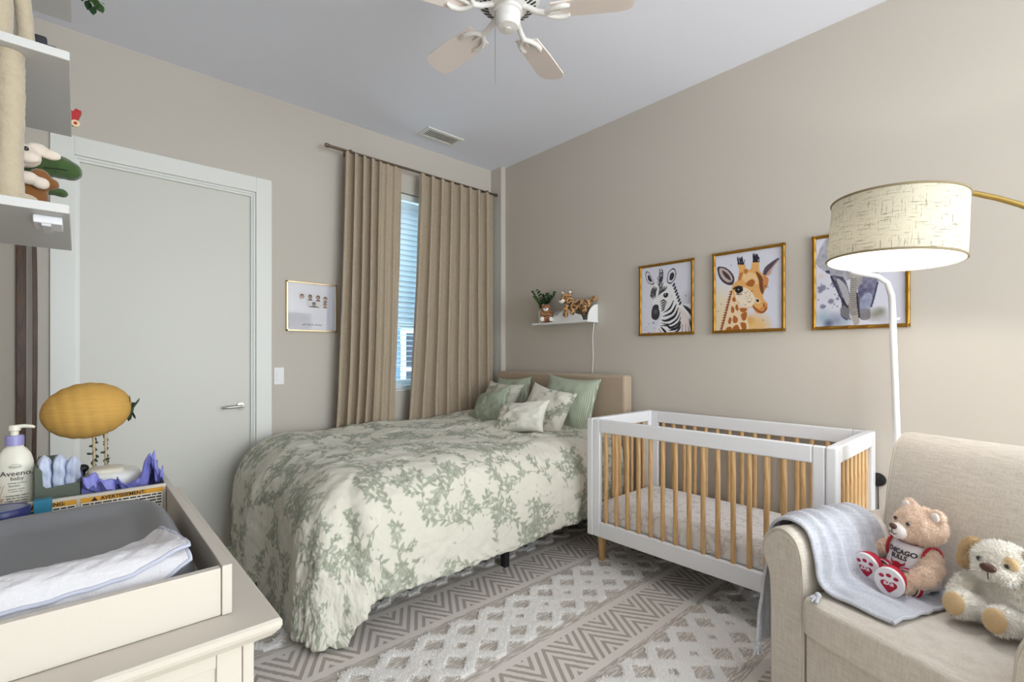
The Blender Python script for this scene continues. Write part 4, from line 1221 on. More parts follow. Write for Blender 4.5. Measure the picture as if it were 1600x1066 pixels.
def paint_elephant(cv):
    cv.homography([(122, 112), (1010, 0), (1005, 945), (125, 968)])
    rng = random.Random(5)
    for x, y, r, c, a in ((200, 880, 40, (150, 176, 196), .8), (330, 900, 36, (120, 128, 156), .7), (250, 930, 20, (60, 66, 96), .7), (700, 850, 30, (130, 128, 110), .7), (760, 820, 20, (110, 112, 90), .6), (800, 890, 26, (170, 160, 165), .5), (420, 900, 24, (170, 190, 214), .7), (180, 470, 12, (226, 200, 180), .7), (900, 300, 60, (214, 212, 220), .6)):
        cv.blob((x, y), r * .55, c, a, 1.6)
    GR, DK, LT = (150, 148, 158), (64, 62, 88), (198, 196, 200)
    cv.poly([(210, 130), (135, 300), (140, 370), (240, 445), (330, 490), (430, 520), (480, 440), (480, 120), (340, 60)], GR, .95, tex=.5, seed=2)
    cv.poly([(560, 60), (520, 440), (640, 470), (760, 440), (840, 330), (860, 180), (760, 70)], (160, 158, 168), .95, tex=.5, seed=4)
    cv.poly([(275, 470), (300, 560), (360, 640), (380, 760), (370, 850), (440, 900), (460, 760), (450, 620), (400, 500)], DK, .95, tex=.35, seed=6)
    cv.poly([(330, 500), (400, 540), (450, 640), (440, 760), (380, 640)], LT, .85)
    cv.poly([(540, 500), (720, 470), (730, 560), (690, 680), (655, 800), (650, 890), (560, 890), (545, 780), (540, 640)], (86, 84, 116), .95, tex=.4, seed=8)
    cv.poly([(570, 690), (650, 640), (680, 700), (650, 800), (570, 830), (555, 760)], (176, 184, 210), .9, tex=.4, seed=9)
    cv.poly([(555, 810), (650, 800), (652, 888), (562, 890)], (140, 134, 130), .9, tex=.3, seed=10)
    cv.poly([(372, 780), (440, 760), (455, 850), (470, 900), (380, 850)], (128, 126, 132), .9)
    cv.poly([(440, 120), (560, 120), (590, 400), (570, 540), (530, 620), (530, 760), (545, 860), (550, 930), (500, 945), (480, 880), (450, 780), (460, 620), (465, 500), (430, 380)], (176, 168, 160), 1, tex=.25, seed=11)
    for k in range(18): cv.line([(462, 500 + k * 20), (495, 508 + k * 20), (530, 498 + k * 20)], 4, (104, 98, 98), .75)
    cv.line([(275, 470), (330, 590), (370, 680), (440, 780)], 6, (40, 38, 56)); cv.line([(530, 640), (540, 780), (552, 880)], 6, (40, 38, 56)); cv.line([(730, 540), (700, 660), (665, 780)], 6, (56, 54, 76))
    cv.poly([(225, 420), (260, 420), (262, 450), (230, 440)], DK, .9); cv.poly([(360, 480), (400, 490), (385, 515)], DK, .8)
    for k in range(26): cv.blob((rng.uniform(150, 350), rng.uniform(530, 780)), rng.uniform(1, 5) * (1 if rng.random() < .8 else 2), (110, 110, 140), .75, .6)
def print_frame(name, label, paint, y0, y1, z0, z1, sag=0.0):
    """framed print on the right wall: y0<y1"""
    x = XB
    A = thing(name, label, 'picture', (x, (y0 + y1) / 2, z0), 0, 'gold framed animal prints')
    fw, dep = .021, .024
    cv = Canvas(300, int(300 * (y1 - y0) / (z1 - z0)), (224, 224, 238)); paint(cv)
    r, c = 190, 150
    cols = cv.sample(r, c)
    Zs = np.linspace(z1 - fw + .004, z0 + fw - .004, r); Ys = np.linspace(y1 - fw + .004, y0 + fw - .004, c)
    gz, gy = np.meshgrid(Zs, Ys, indexing='ij')
    pm = vcol_mat('art_paper', .35, coat=.55)
    np_mesh('print', np.stack([np.full_like(gz, x - .010), gy, gz], -1), pm, A, cols=cols)
    MB().box(x - .008, x - .001, y0 + .006, y1 - .006, z0 + .006, z1 - .006).build('backing_board', mat('backing_board', (90, 74, 58), .9), A, smooth=False)
    rng = random.Random(label)
    def bamboo(p, q):
        p, q = Vector(p), Vector(q); L = (q - p).length; n = max(4, int(L / .085)); path = []; rad = []
        for k in range(n):
            t0, t1 = k / n, (k + 1) / n
            for t, rr in ((t0 + .001, .0115), (t0 + .06 / n, .0100), (t0 + .5 / n, .0094), (t1 - .06 / n, .0100), (t1 - .001, .0115)):
                path.append(p.lerp(q, t)); rad.append(rr)
        b = MB(); b.tube(path, rad, 12); return b.build('frame_rail', GOLD, A)
    i = .010
    bamboo((x - .014, y0 + i, z0), (x - .014, y0 + i, z1)); bamboo((x - .014, y1 - i, z0), (x - .014, y1 - i, z1))
    bamboo((x - .014, y0, z0 + i), (x - .014, y1, z0 + i)); bamboo((x - .014, y0, z1 - i), (x - .014, y1, z1 - i))
print_frame('framed_print', 'zebra watercolour in a gold bamboo frame, nearest the bed', paint_zebra, 1.579, 2.006, 1.450, 1.969)
print_frame('framed_print', 'giraffe watercolour in a gold bamboo frame', paint_giraffe, 1.013, 1.450, 1.449, 1.974)
print_frame('framed_print', 'elephant watercolour in a gold bamboo frame behind the lamp shade', paint_elephant, .439, .874, 1.448, 1.980)

# ------------------------------------------------------------------ small photo collage frame by the curtain
fp = thing('photo_frame', 'thin gold framed photo collage on the wall left of the curtain', 'picture', (1.305, YA, 1.484))
CH_ = mat('champagne_metal', (226, 200, 160), .25, .9)
px0, px1, pz0, pz1 = 1.119, 1.487, 1.486, 1.850
for a in ((px0, px0 + .010, pz0, pz1), (px1 - .010, px1, pz0, pz1), (px0, px1, pz0, pz0 + .010), (px0, px1, pz1 - .010, pz1)):
    MB().box(a[0], a[1], YA - .026, YA - .001, a[2], a[3]).build('frame_rail', CH_, fp, smooth=False, bevel=.001)
MATT = mat('collage_mat', (206, 206, 218), .12, coat=1.0); MATT.node_tree.nodes['Principled BSDF'].inputs['Coat IOR'].default_value = 2.1
MB().box(px0 + .009, px1 - .009, YA - .016, YA - .004, pz0 + .009, pz1 - .009).build('mat_board', MATT, fp, smooth=False)
SK = [(188, 150, 132), (150, 118, 104), (176, 136, 120), (120, 112, 112), (96, 84, 80), (128, 120, 118)]
def photo(cx_, cz_, w_, h_, seed):
    cv = Canvas(48, int(48 * w_ / h_), (208, 204, 206)); rng = random.Random(seed); W_ = cv.w
    cv.blob((W_ * .5, 54), (W_ * .42, 18), rng.choice([(64, 60, 72), (210, 208, 214), (90, 74, 70)]), 1, .2, raw=True)
    cv.blob((W_ * .5, 20), (13, 15), (58, 44, 38), 1, .2, raw=True); cv.blob((W_ * .5, 25), (10, 12), SK[seed % 3], 1, .25, raw=True)
    gz, gx = np.meshgrid(np.linspace(cz_ + h_ / 2, cz_ - h_ / 2, 32), np.linspace(cx_ - w_ / 2, cx_ + w_ / 2, 32), indexing='ij')
    np_mesh('photo', np.stack([gx, np.full_like(gx, YA - .0168), gz], -1), vcol_mat('photo_paper', .15, coat=1.0), fp, cols=cv.sample(32, 32))
for k, (a, b_) in enumerate(((1.228, 1.742), (1.287, 1.742), (1.345, 1.740), (1.400, 1.735))): photo(a, b_, .046, .050, k)
photo(1.315, 1.690, .105, .046, 4); photo(1.398, 1.690, .046, .044, 5)
cq = MB(); _x = 1.232
for k in range(16):
    if k in (3, 9): _x += .009; continue
    cq.tube([(_x, YA - .0166, 1.531), (_x + .003, YA - .0166, 1.540 + .003 * (k % 3)), (_x + .006, YA - .0166, 1.530), (_x + .009, YA - .0166, 1.534)], .0009, 6); _x += .009
cq.build('caption_scrawl', mat('caption_grey', (120, 120, 128), .6), fp)
# ------------------------------------------------------------------ dresser (its end faces the camera)
CRM = mat('dresser_cream', (206, 198, 187), .42)
dx0, dx1, dy0, dy1, dz = XC + .018, .262, .878, 1.995, .85
dr = thing('dresser', 'cream painted dresser in the left foreground under the changing tray', 'dresser', ((dx0 + dx1) / 2, (dy0 + dy1) / 2, 0))
t = MB()
def slab(ins, z): return [(dx0, dy0 + ins, z), (dx1 - ins, dy0 + ins, z), (dx1 - ins, dy1 - ins, z), (dx0, dy1 - ins, z)]
rows = [slab(.030, .812), slab(.014, .818), slab(.002, .832), slab(0, .838), slab(.0, .846), slab(.004, dz)]
t.grid(rows, closeu=True); t.add(rows[-1], [(0, 1, 2, 3)]); t.add(rows[0], [(3, 2, 1, 0)])
t.build('top', CRM, dr, smooth=False)
bx1, by0, by1 = .226, dy0 + .034, dy1 - .034
MB().box(dx0 + .004, bx1 - .020, by0 + .006, by1 - .006, .10, .811).build('carcass', CRM, dr, smooth=False)
for yy, sg in ((by0, 1), (by1 - .008, 1)):
    MB().box(bx1 - .0175, bx1, yy, yy + .030 if sg else yy, .0, .811).build('corner_post', CRM, dr, smooth=False, bevel=.002)
    MB().box(.170, .2075, yy, yy + .008, .05, .811).build('end_stile', CRM, dr, smooth=False, bevel=.0015)
    MB().box(dx0 + .004, dx0 + .05, yy, yy + .008, .0, .811).build('end_stile', CRM, dr, smooth=False, bevel=.0015)
    MB().box(dx0 + .05, .1695, yy, yy + .008, .786, .811).build('end_rail', CRM, dr, smooth=False, bevel=.0015)
    MB().box(dx0 + .05, .1695, yy, yy + .008, .10, .17).build('end_rail', CRM, dr, smooth=False, bevel=.0015)
for c in range(2):
    for r_ in range(3):
        y0 = by0 + .035 + c * (by1 - by0 - .07) / 2 + .006; y1 = y0 + (by1 - by0 - .07) / 2 - .012
        z0 = .13 + r_ * .228; z1 = z0 + .218
        dw = MB().box(bx1 - .019, bx1 - .002, y0, y1, z0, z1).build('drawer', CRM, dr, smooth=False, bevel=.003)
        MB(Matrix.Translation((bx1 - .002, (y0 + y1) / 2, (z0 + z1) / 2)) @ Matrix.Rotation(R(90), 4, 'Y')).lathe([(.006, 0), (.006, .012), (.015, .018), (.015, .024), (0, .028)], 18).build('knob', NICKEL, dw)

# changing tray with divider and warning labels
TZ = dz + .001
tr = thing('changing_tray', 'cream wooden changing tray with warning labels on top of the dresser', 'tray', (-.01, 1.43, TZ))
TX0, TX1, TY0, TY1, TT = XC + .022, .201, .955, 1.900, .937
MB().box(TX0, TX1 - .016, TY0, TY0 + .016, TZ, TT - .004).build('tray_board', CRM, tr, smooth=False, bevel=.0015)
MB().box(TX0, TX1 - .016, TY1 - .016, TY1, TZ, TT).build('tray_board', CRM, tr, smooth=False, bevel=.0015)
MB().box(TX1 - .0155, TX1, TY0 - .004, TY1, TZ, TT).build('tray_board', CRM, tr, smooth=False, bevel=.0015)
MB().box(TX0, TX0 + .016, TY0 + .0165, TY1 - .0165, TZ, TT).build('tray_board', CRM, tr, smooth=False, bevel=.0015)
MB().box(TX0 + .016, TX1 - .016, TY0 + .016, TY1 - .016, TZ, TZ + .008).build('tray_bottom', CRM, tr, smooth=False)
dv = MB().box(TX0 + .0165, TX1 - .0162, 1.650, 1.664, TZ + .008, TT + .006).build('divider', CRM, tr, smooth=False, bevel=.0015)
LBW = mat('label_paper', (238, 232, 220), .6); LBY = mat('label_amber', (222, 160, 48), .6); INK = mat('label_ink', (34, 30, 26), .7)
yl = 1.6496
for x0, x1, txt in ((-.168, -.001, 'WARNING:'), (.006, .178, 'AVERTISSEMENT:')):
    lb = MB().box(x0, x1, yl - .0006, yl + .0006, .868, .936).build('warning_label', LBW, tr, smooth=False)
    MB().box(x0, x1, yl - .0010, yl, .9235, .936).build('label_band', LBY, lb, smooth=False)
    text_flat('lettering', txt, .0125, ((x0 + x1) / 2 - (.0 if txt[0] == 'A' else -.03), yl - .0011, .9297), (1, 0, 0), (0, 0, 1), INK, lb, bold=.0004)
    if txt[0] == 'A':
        q = MB(); xm = (x0 + x1) / 2 - .059; q.add([(xm - .007, yl - .0014, .925), (xm + .007, yl - .0014, .925), (xm, yl - .0014, .935)], [(0, 1, 2)]); q.build('hazard_triangle', INK, lb, smooth=False)
    rng = random.Random(txt); q = MB()
    for r_ in range(6):
        z = .9185 - r_ * .0078; x = x0 + .004
        while x < x1 - .012:
            w_ = rng.uniform(.006, .020); w_ = min(w_, x1 - .004 - x)
            q.box(x, x + w_, yl - .0010, yl, z - .0018, z + .0018); x += w_ + .0022
    q.build('fine_print', INK, lb, smooth=False)
    fr_ = MB(); fr_.box(x0, x1, yl - .0009, yl, .9350, .936); fr_.box(x0, x0 + .0008, yl - .0009, yl, .868, .936); fr_.box(x1 - .0008, x1, yl - .0009, yl, .868, .936); fr_.build('label_border', INK, lb, smooth=False)

# grey changing pad
PAD = mat('pad_grey_foam', (128, 130, 134), .55)
def pad():
    x0, x1, y0, y1 = TX0 + .018, .176, .984, 1.546
    n = 70
    a = np.linspace(-1, 1, n); u, v = np.meshgrid(a, a, indexing='ij')
    e = 4.5
    # disc-like remap to a rounded rectangle
    mx = np.maximum(np.abs(u), np.abs(v)); l = (np.abs(u) ** e + np.abs(v) ** e) ** (1 / e) + 1e-9
    X = (x0 + x1) / 2 + u * mx / l * (x1 - x0) / 2; Y = (y0 + y1) / 2 + v * mx / l * (y1 - y0) / 2
    r = mx
    zr = np.where(r > .80, np.sqrt(np.clip(1 - ((r - .80) / .20) ** 2, 0, 1)), 1)
    rim = .022 * np.exp(-((r - .80) / .16) ** 2)
    base = TZ + .009
    Z = base + (.070 * zr) + rim * zr
    bot = np.stack([X, Y, np.full_like(X, base)], -1)
    o = np_mesh('changing_pad', np.concatenate([np.stack([X, Y, Z], -1), bot[::-1]], 0), PAD)
    tag(o, 'smooth grey foam changing pad lying in the changing tray', 'changing pad')
    return base + .070
PT = pad()
# muslin cloth folded across the near end of the pad
MUS = mat('muslin_cotton', (214, 212, 216), .95, bump=(120, .6, .004), spec=.1)
MUE = mat('muslin_edge', (186, 188, 204), .9)
def muslin():
    cl = thing('muslin_cloth', 'folded white muslin burp cloth lying on the grey pad', 'cloth', (-.02, 1.07, PT))
    far = spline([(-.190, 1.09), (-.089, 1.095), (.0075, 1.110), (.071, 1.150), (.120, 1.168)], 12, False)
    near = spline([(-.190, .985), (-.09, .982), (.0, .984), (.08, .990), (.148, 1.012)], 12, False)
    for k, (off, sh_) in enumerate(((.003, 0), (.014, .010))):
        n = 46; rows = []
        rng = np.random.default_rng(3 + k)
        for i in range(len(far)):
            row = []
            f_, n_ = np.array(far[i]), np.array(near[i])
            n_ = n_ + np.array([0, (-.006 if k == 0 else .010)])
            for j in range(n):
                t = j / (n - 1); p = f_ + (n_ - f_) * t
                # height of the pad beneath
                ry = abs(p[1] - 1.265) / .281; rx = abs(p[0] + .0215) / .1975; rr = max(rx, ry)
                z = PT + .024 * math.exp(-((rr - .8) / .16) ** 2) 
                z -= .030 * max(0, (ry - .90) / .10) ** 1.5 if ry > .90 else 0
                z += off + .0011 * math.sin(i * .9 + 2 * math.sin(j * .35)) + rng.uniform(-.0005, .0005)
                row.append((p[0], p[1], z))
            rows.append(row)
        P = np.array(rows); nn = np.array([0, 0, .0022])
        np_mesh('cloth_layer', np.concatenate([P + nn, (P - nn)[::-1]], 0), MUS, cl)
        e = [tuple(P[-1, j]) for j in range(0, n, 2)] + [tuple(P[i, -1]) for i in range(len(far) - 1, -1, -2)]
        MB().tube(e, .0035, 8).build('stitched_edge', MUE, cl)
muslin()

# ------------------------------------------------------------------ things in the tray
TF = TZ + .0085
def ell_pt(x, a, b): return -b * math.sqrt(max(0, 1 - (x / a) ** 2))
lot = thing('lotion_bottle', 'white baby lotion pump bottle with lilac collar at the left edge', 'bottle', (-.118, 1.752, TF))
BC = Vector((-.118, 1.752, TF)); bm_ = Matrix.Translation(BC) @ rotz(R(-4))
LOT = mat('lotion_plastic', (228, 223, 208), .35); LIL = mat('lilac_plastic', (150, 146, 196), .4); INKB = mat('lotion_ink', (40, 36, 36), .6)
body = [(0, .0), (.9, .0), (.98, .006), (1.0, .03), (1.0, .11), (.985, .145), (.93, .172), (.80, .192), (.58, .205), (.46, .210), (.43, .214), (.43, .222), (0, .222)]
aw, bw = .0375, .023
MB(bm_).lathe(body, 40, (0, 0, 0), aw, bw).build('bottle_body', LOT, lot)
MB(bm_).lathe([(0, .2145), (.0175, .2145), (.0175, .236), (.016, .240), (0, .240)], 28).build('collar', LIL, lot)
pm_ = MB(bm_); pm_.lathe([(.008, .240), (.008, .250), (.0115, .252), (.0115, .262), (.010, .2655), (0, .2655)], 20)
pm_.tube([(0, 0, .2610), (.018, -.004, .2625), (.033, -.007, .2605), (.037, -.008, .2575)], [.0055, .005, .004, .0032], 10); pm_.build('pump_head', LOT, lot)
def bottle_text(txt, size, x, z, m=INKB, name='lettering', **kw):
    v, f = text_geo(txt, size, **kw); q = MB(bm_)
    q.add([(a + x, ell_pt(a + x, aw, bw) - .0007, b + z) for a, b in v], f); q.build(name, m, lot, smooth=False)
bottle_text('Aveeno.', .0175, .006, .146, spacing=1.0, bold=.0001)
bottle_text('baby', .013, .0075, .1335)
bottle_text('calming comfort', .0052, .0075, .1225); bottle_text('lotion', .0085, .0025, .1155, mat('lotion_ink_grey', (92, 84, 96), .6))
bottle_text('lavender vanilla', .0046, .006, .107); bottle_text('+ vitamin oat', .0046, .004, .1015)
for k, s_ in enumerate(("moisturizes baby's", 'skin for 24 hours', 'helps calm baby', 'before bedtime')): bottle_text(s_, .0056, .0075, .091 - .0066 * k, bold=.00012)
bottle_text('18 FL OZ (532 mL)', .0048, .001, .050); bottle_text('pediatrician', .0042, .006, .062); bottle_text('recommended', .0042, .006, .0572)
# crest and oat sprig drawn on the label
q = MB(bm_)
for k in range(9):
    a0 = R(25 + 130 * k / 9); a1 = R(25 + 130 * (k + .7) / 9)
    pts = [(.004 + .0135 * math.cos(a), .157 + .012 * math.sin(a)) for a in (a0, (a0 + a1) / 2, a1)]
    q.tube([(x, ell_pt(x, aw, bw) - .0004, z) for x, z in pts], .0004, 5)
for zz in (.1605, .1635): q.tube([(x, ell_pt(x, aw, bw) - .0004, zz) for x in (-.006, .004, .014)], .0004, 5)
q.build('crest', INKB, lot)
q = MB(bm_); OAT = mat('oat_print', (186, 148, 120), .6)
q.tube([(x, ell_pt(x, aw, bw) - .0004, z) for x, z in ((-.012, .060), (-.020, .075), (-.022, .095), (-.016, .118))], .0006, 5)
for k in range(7):
    x, z = -.019 + .004 * math.sin(k), .068 + k * .0075
    q.ell((x + (.004 if k % 2 else -.004), ell_pt(x, aw, bw) - .0003, z), (.0042, .0006, .0022), (0, 40 if k % 2 else -40, 0), 8, 6)
q.build('oat_sprig', OAT, lot)

# jar and box near the divider
jar = thing('balm_jar', 'round jar with a dark blue lid beside the changing pad', 'jar', (-.127, 1.597, TF))
JB = mat('jar_white', (226, 230, 236), .35); NAVY = mat('navy_plastic', (36, 44, 104), .35)
MB().lathe([(0, 0), (.041, 0), (.044, .004), (.044, .064), (.040, .066), (0, .066)], 36, (-.127, 1.597, TF)).build('jar_body', JB, jar)
MB().lathe([(0, .0665), (.0455, .0665), (.046, .070), (.046, .089), (.043, .093), (.040, .0925), (.038, .0915), (0, .0915)], 36, (-.127, 1.597, TF)).build('jar_lid', NAVY, jar)
q = MB(Matrix.Translation((-.127, 1.597, TF))); q.ell((0, 0, .0915), (.0375, .0375, .0022), None, 36, 8); q.build('lid_disc', mat('lid_grey', (126, 132, 158), .45), jar)
bxx = thing('cream_box', 'small teal and blue carton behind the balm jar', 'box', (-.062, 1.632, TF))
MB().box(-.078, -.046, 1.618, 1.646, TF, TF + .045).build('carton_lower', NAVY, bxx, smooth=False, bevel=.001)
MB().box(-.078, -.046, 1.618, 1.646, TF + .0452, TF + .093).build('carton_upper', mat('teal_card', (40, 120, 150), .5), bxx, smooth=False, bevel=.001)

# green caddy with rolled diapers
cad = thing('diaper_caddy', 'dark green plastic caddy holding rolled diapers', 'caddy', (-.038, 1.77, TF))
GRN = mat('caddy_green', (84, 92, 78), .45)
cx0_, cx1_, cy0_, cy1_ = -.080, .006, 1.690, 1.850
q = MB(); q.box(cx0_, cx1_, cy0_, cy1_, TF, TF + .006); q.build('caddy_floor', GRN, cad, smooth=False)
fw_ = [(0, 0), (cx1_ - cx0_, 0), (cx1_ - cx0_, .112), (.022, .106), (.016, .112), (.014, .150), (.008, .160), (0, .160)]
MB().prism(fw_, (cx0_, cy0_ + .004, TF), (1, 0, 0), (0, 0, 1), .004).build('front_wall', GRN, cad, smooth=False, bevel=.0012)
MB().prism([(0, 0), (cx1_ - cx0_, 0), (cx1_ - cx0_, .128), (.06, .128), (.04, .165), (0, .165)], (cx0_, cy1_, TF), (1, 0, 0), (0, 0, 1), .004).build('back_wall', GRN, cad, smooth=False, bevel=.0012)
MB().prism([(.0045, 0), (cy1_ - cy0_ - .0045, 0), (cy1_ - cy0_ - .0045, .165), (.0045, .160)], (cx0_, cy0_, TF), (0, 1, 0), (0, 0, 1), .004).build('side_wall', GRN, cad, smooth=False, bevel=.0012)
MB().prism([(.0045, 0), (cy1_ - cy0_ - .0045, 0), (cy1_ - cy0_ - .0045, .128), (.0045, .112)], (cx1_ - .004, cy0_, TF), (0, 1, 0), (0, 0, 1), .004).build('side_wall', GRN, cad, smooth=False, bevel=.0012)
DIA = mat('diaper_white', (222, 226, 238), .85, tint=(160, (150, 170, 214), .75), bump=(60, .5, .004))
for k, (x, y, lean) in enumerate(((-.058, 1.735, -3), (-.036, 1.737, 1), (-.014, 1.735, 4))):
    q = MB(Matrix.Translation((x, y, TF + .0065)) @ Matrix.Rotation(R(lean * .6), 4, 'Y'))
    rows = []
    for i in range(26):
        t_ = i / 25; z = .178 * t_ * (1 - .05 * (k == 2)); row = []
        cap = math.sqrt(max(.0, 1 - max(0, (t_ - .78) / .22) ** 2))
        for j in range(20):
            a = 2 * PI * j / 20; r_ = (.0150 + .0016 * math.sin(a * 5 + k) + .0014 * math.sin(t_ * 30 + a * 2)) * max(cap, .02)
            row.append((r_ * math.cos(a) * .95, r_ * 1.9 * math.sin(a), z))
        rows.append(row)
    q.grid(rows, closeu=True); q.add(rows[0], [tuple(range(20))]); q.add(rows[-1], [tuple(range(20))])
    tag(q.build('rolled_diaper', DIA, angle=0), ['leftmost of the rolled diapers in the green caddy', 'middle of the rolled diapers in the green caddy', 'rightmost of the rolled diapers in the green caddy'][k], 'diaper', 'rolled diapers')

# lilac tissue paper nest and the wipes case on it
TIS = mat('lilac_tissue', (116, 118, 196), .45, tint=(40, (146, 148, 216), .8))
def tissue():
    n = 90; a = np.linspace(0, 1, n); u, v = np.meshgrid(a, a, indexing='ij')
    X = -.001 + .186 * u; Y = 1.671 + .205 * v
    r1 = np.abs(vnoise(u.shape, (6, 6), 41, 2)); r2 = np.abs(vnoise(u.shape, (9, 9), 43, 1))
    Z = TF + .012 + .045 * r1 + .018 * r2
    edge = np.maximum(np.abs(u - .5), np.abs(v - .5)) * 2
    Z += .040 * np.clip((edge - .70) / .3, 0, 1) * (.5 + .5 * r1)
    pk = np.exp(-(((u - .86) / .13) ** 2 + ((v - .30) / .34) ** 2))
    Z += pk * (.060 + .060 * np.abs(vnoise(u.shape, (7, 7), 47, 1)))
    ridge = np.exp(-((v - .06) / .09) ** 2) * (u < .86); Z += ridge * (.040 + .040 * np.abs(vnoise(u.shape, (9, 4), 61, 1)))
    well = np.clip(1 - np.maximum(np.abs(u - .40) / .40, np.abs(v - .60) / .38) ** 6, 0, 1)
    Z = Z * (1 - well) + (TF + .030) * well
    X = X + .006 * vnoise(u.shape, (8, 8), 51); Y = Y + .005 * vnoise(u.shape, (8, 8), 53)
    X = np.clip(X, .008, .183); Y = np.clip(Y, 1.667, 1.882); Z = np.maximum(Z, TF + .002)
    P = np.stack([X, Y, Z], -1); d = np.array([0, 0, .0008])
    o = np_mesh('tissue_paper', np.concatenate([P + d, (P - d)[::-1]], 0), TIS)
    tag(o, 'crumpled lilac tissue paper in the changing tray', 'tissue paper')
tissue()
wp = thing('wipes_case', 'white rounded wipes case resting on the lilac tissue', 'wipes case', (.085, 1.765, TF + .035))
soft_box(.012, .140, 1.730, 1.838, TF + .035, TF + .118, 12, 5).build('case_body', mat('wipes_white', (228, 226, 222), .35), wp, angle=0)
soft_box(.020, .104, 1.738, 1.815, TF + .100, TF + .129, 10, 4).build('case_lid', mat('wipes_cream', (214, 206, 190), .35), wp, angle=0)
MB().tube(rrect(.0135, .1385, 1.7315, 1.8365, TF + .074, .03), .0012, 6, caps=False).build('lid_seam', NAVY, wp)

# yellow paper lantern on a vine wrapped stand
LN = bpy.data.materials.new('lantern_paper'); LN.use_nodes = True; n = N(LN)
w1 = n.noise(n.coord('Object', (20, 20, 240)), 1, 3, .6)
n.link(n.mix(n.m('MULTIPLY', w1, .7), (*lin((204, 160, 82)), 1), (*lin((168, 124, 52)), 1)), n.b.inputs['Base Color']); n.b.inputs['Roughness'].default_value = .8
n.bump(w1, .4, .003)
ln = thing('paper_lantern', 'yellow paper lantern on a vine wrapped stand beside the door', 'lantern', (.045, 1.862, TF))
lm = Matrix.Translation((.022, 1.80, 1.148)) @ Matrix.Rotation(R(-9), 4, 'Y') @ Matrix.Rotation(R(90), 4, 'Y')
rows = []; nr = 60
for i in range(nr + 1):
    p = -PI / 2 + PI * i / nr; rr = math.cos(p); row = []
    ridge = 1 - .022 * abs(math.cos(i * PI / 6)) ** 3
    for j in range(48):
        a = 2 * PI * j / 48; row.append((.078 * max(rr, .02) * ridge * math.cos(a), .078 * max(rr, .02) * ridge * math.sin(a), .098 * math.sin(p)))
    rows.append(row)
MB(lm).grid(rows, closeu=True).build('lantern_globe', LN, ln, angle=0)
LG = mat('leaf_dark_green', (42, 62, 44), .6)
wing = MB()
for k, (a, s_) in enumerate(((60, 1.0), (95, 1.1), (130, .9), (-70, .7), (-105, .8))):
    q = [(0, 0), (.012, .010), (.030, .012), (.040, .0), (.026, -.010), (.010, -.008)]
    wing.M = Matrix.Translation((.117, 1.785, 1.142)) @ Matrix.Rotation(R(12 * k - 20), 4, 'Z') @ Matrix.Rotation(R(-a), 4, 'Y')
    wing.prism([(x * s_, y * s_) for x, y in q], (0, 0, 0), (1, 0, 0), (0, 1, 0), .0012)
wing.M = None; wing.tube([(.112, 1.785, 1.115), (.118, 1.785, 1.142), (.122, 1.783, 1.165)], .004, 8)
wing.build('paper_butterfly', LG, ln, smooth=False)
STK = mat('stand_wood', (196, 178, 146), .7)
for x in (.036, .062):
    s_ = MB().tube([(x, 1.862, TF), (x, 1.850, 1.02), (x - .002, 1.825, 1.092)], .0034, 8).build('stand_stick', STK, ln)
    vine = MB(); rng = random.Random(int(x * 1000))
    pts = [(x + .0055 * math.cos(k * .9), 1.856 + .0055 * math.sin(k * .9) - .010 * k / 30, .98 + k * .0035) for k in range(31)]
    vine.tube(pts, .0011, 6)
    for k in range(2, 30, 3):
        p = pts[k]; vine.ell((p[0] + rng.uniform(-.006, .006), p[1] - .004, p[2]), (.0058, .002, .0032), (0, rng.uniform(-70, 70), 0), 8, 6)
    vine.build('vine', LG, s_)
kn = thing('black_rattle', 'small black round-topped rattle standing behind the green caddy', 'rattle', (.012, 1.868, TF))
(MB().ell((.012, 1.868, TF + .115), (.014, .012, .012)).lathe([(0, 0), (.006, 0), (.006, .108), (0, .108)], 12, (.012, 1.868, TF)).build('rattle_body', mat('black_plastic', (18, 18, 20), .4), kn))

# black bag on the floor beyond the dresser
bg = thing('tote_bag', 'small black bag standing on the floor between dresser and door', 'bag', (.34, 2.42, 0.02))
soft_box(.25, .40, 2.33, 2.50, .03, .50, 12, 5).build('bag_body', mat('bag_black', (34, 34, 36), .7, bump=(40, .4, .01)), bg, angle=0)
MB().tube([(.325, 2.36, .48), (.325, 2.375, .56), (.325, 2.415, .585), (.325, 2.455, .56), (.325, 2.47, .48)], .007, 8).build('bag_handle', mat('bag_strap', (70, 72, 70), .7), bg)
# ------------------------------------------------------------------ plush toys on the chair
PL_TAN = mat('plush_tan', (244, 220, 200), .95, sheen=.4, bump=(90, .6, .006), tint=(45, (222, 188, 162), .8), spec=.1)
PL_TANF = mat('plush_tan_fur', (252, 230, 212), .95, sheen=.3, spec=.1)
PL_CRM = mat('plush_cream', (248, 243, 233), .95, sheen=.4, bump=(80, .6, .006), tint=(30, (228, 218, 200), .7), spec=.1)
PL_CRMF = mat('plush_cream_fur', (253, 250, 243), .95, sheen=.3, spec=.1)
PL_WHT = mat('plush_white', (238, 230, 226), .95, sheen=.3, bump=(120, .3, .003), spec=.1)
PL_CAR = mat('plush_caramel', (208, 178, 136), .95, sheen=.3, bump=(90, .5, .005), spec=.1)
BRN = mat('plush_nose_brown', (84, 52, 44), .45); EYE = mat('plush_eye', (16, 14, 16), .12, coat=1.0)
RED = mat('jersey_red', (186, 24, 52), .65); JW = mat('jersey_white', (238, 234, 238), .6, bump=(300, .1, .001)); JK = mat('jersey_ink', (40, 36, 40), .6)

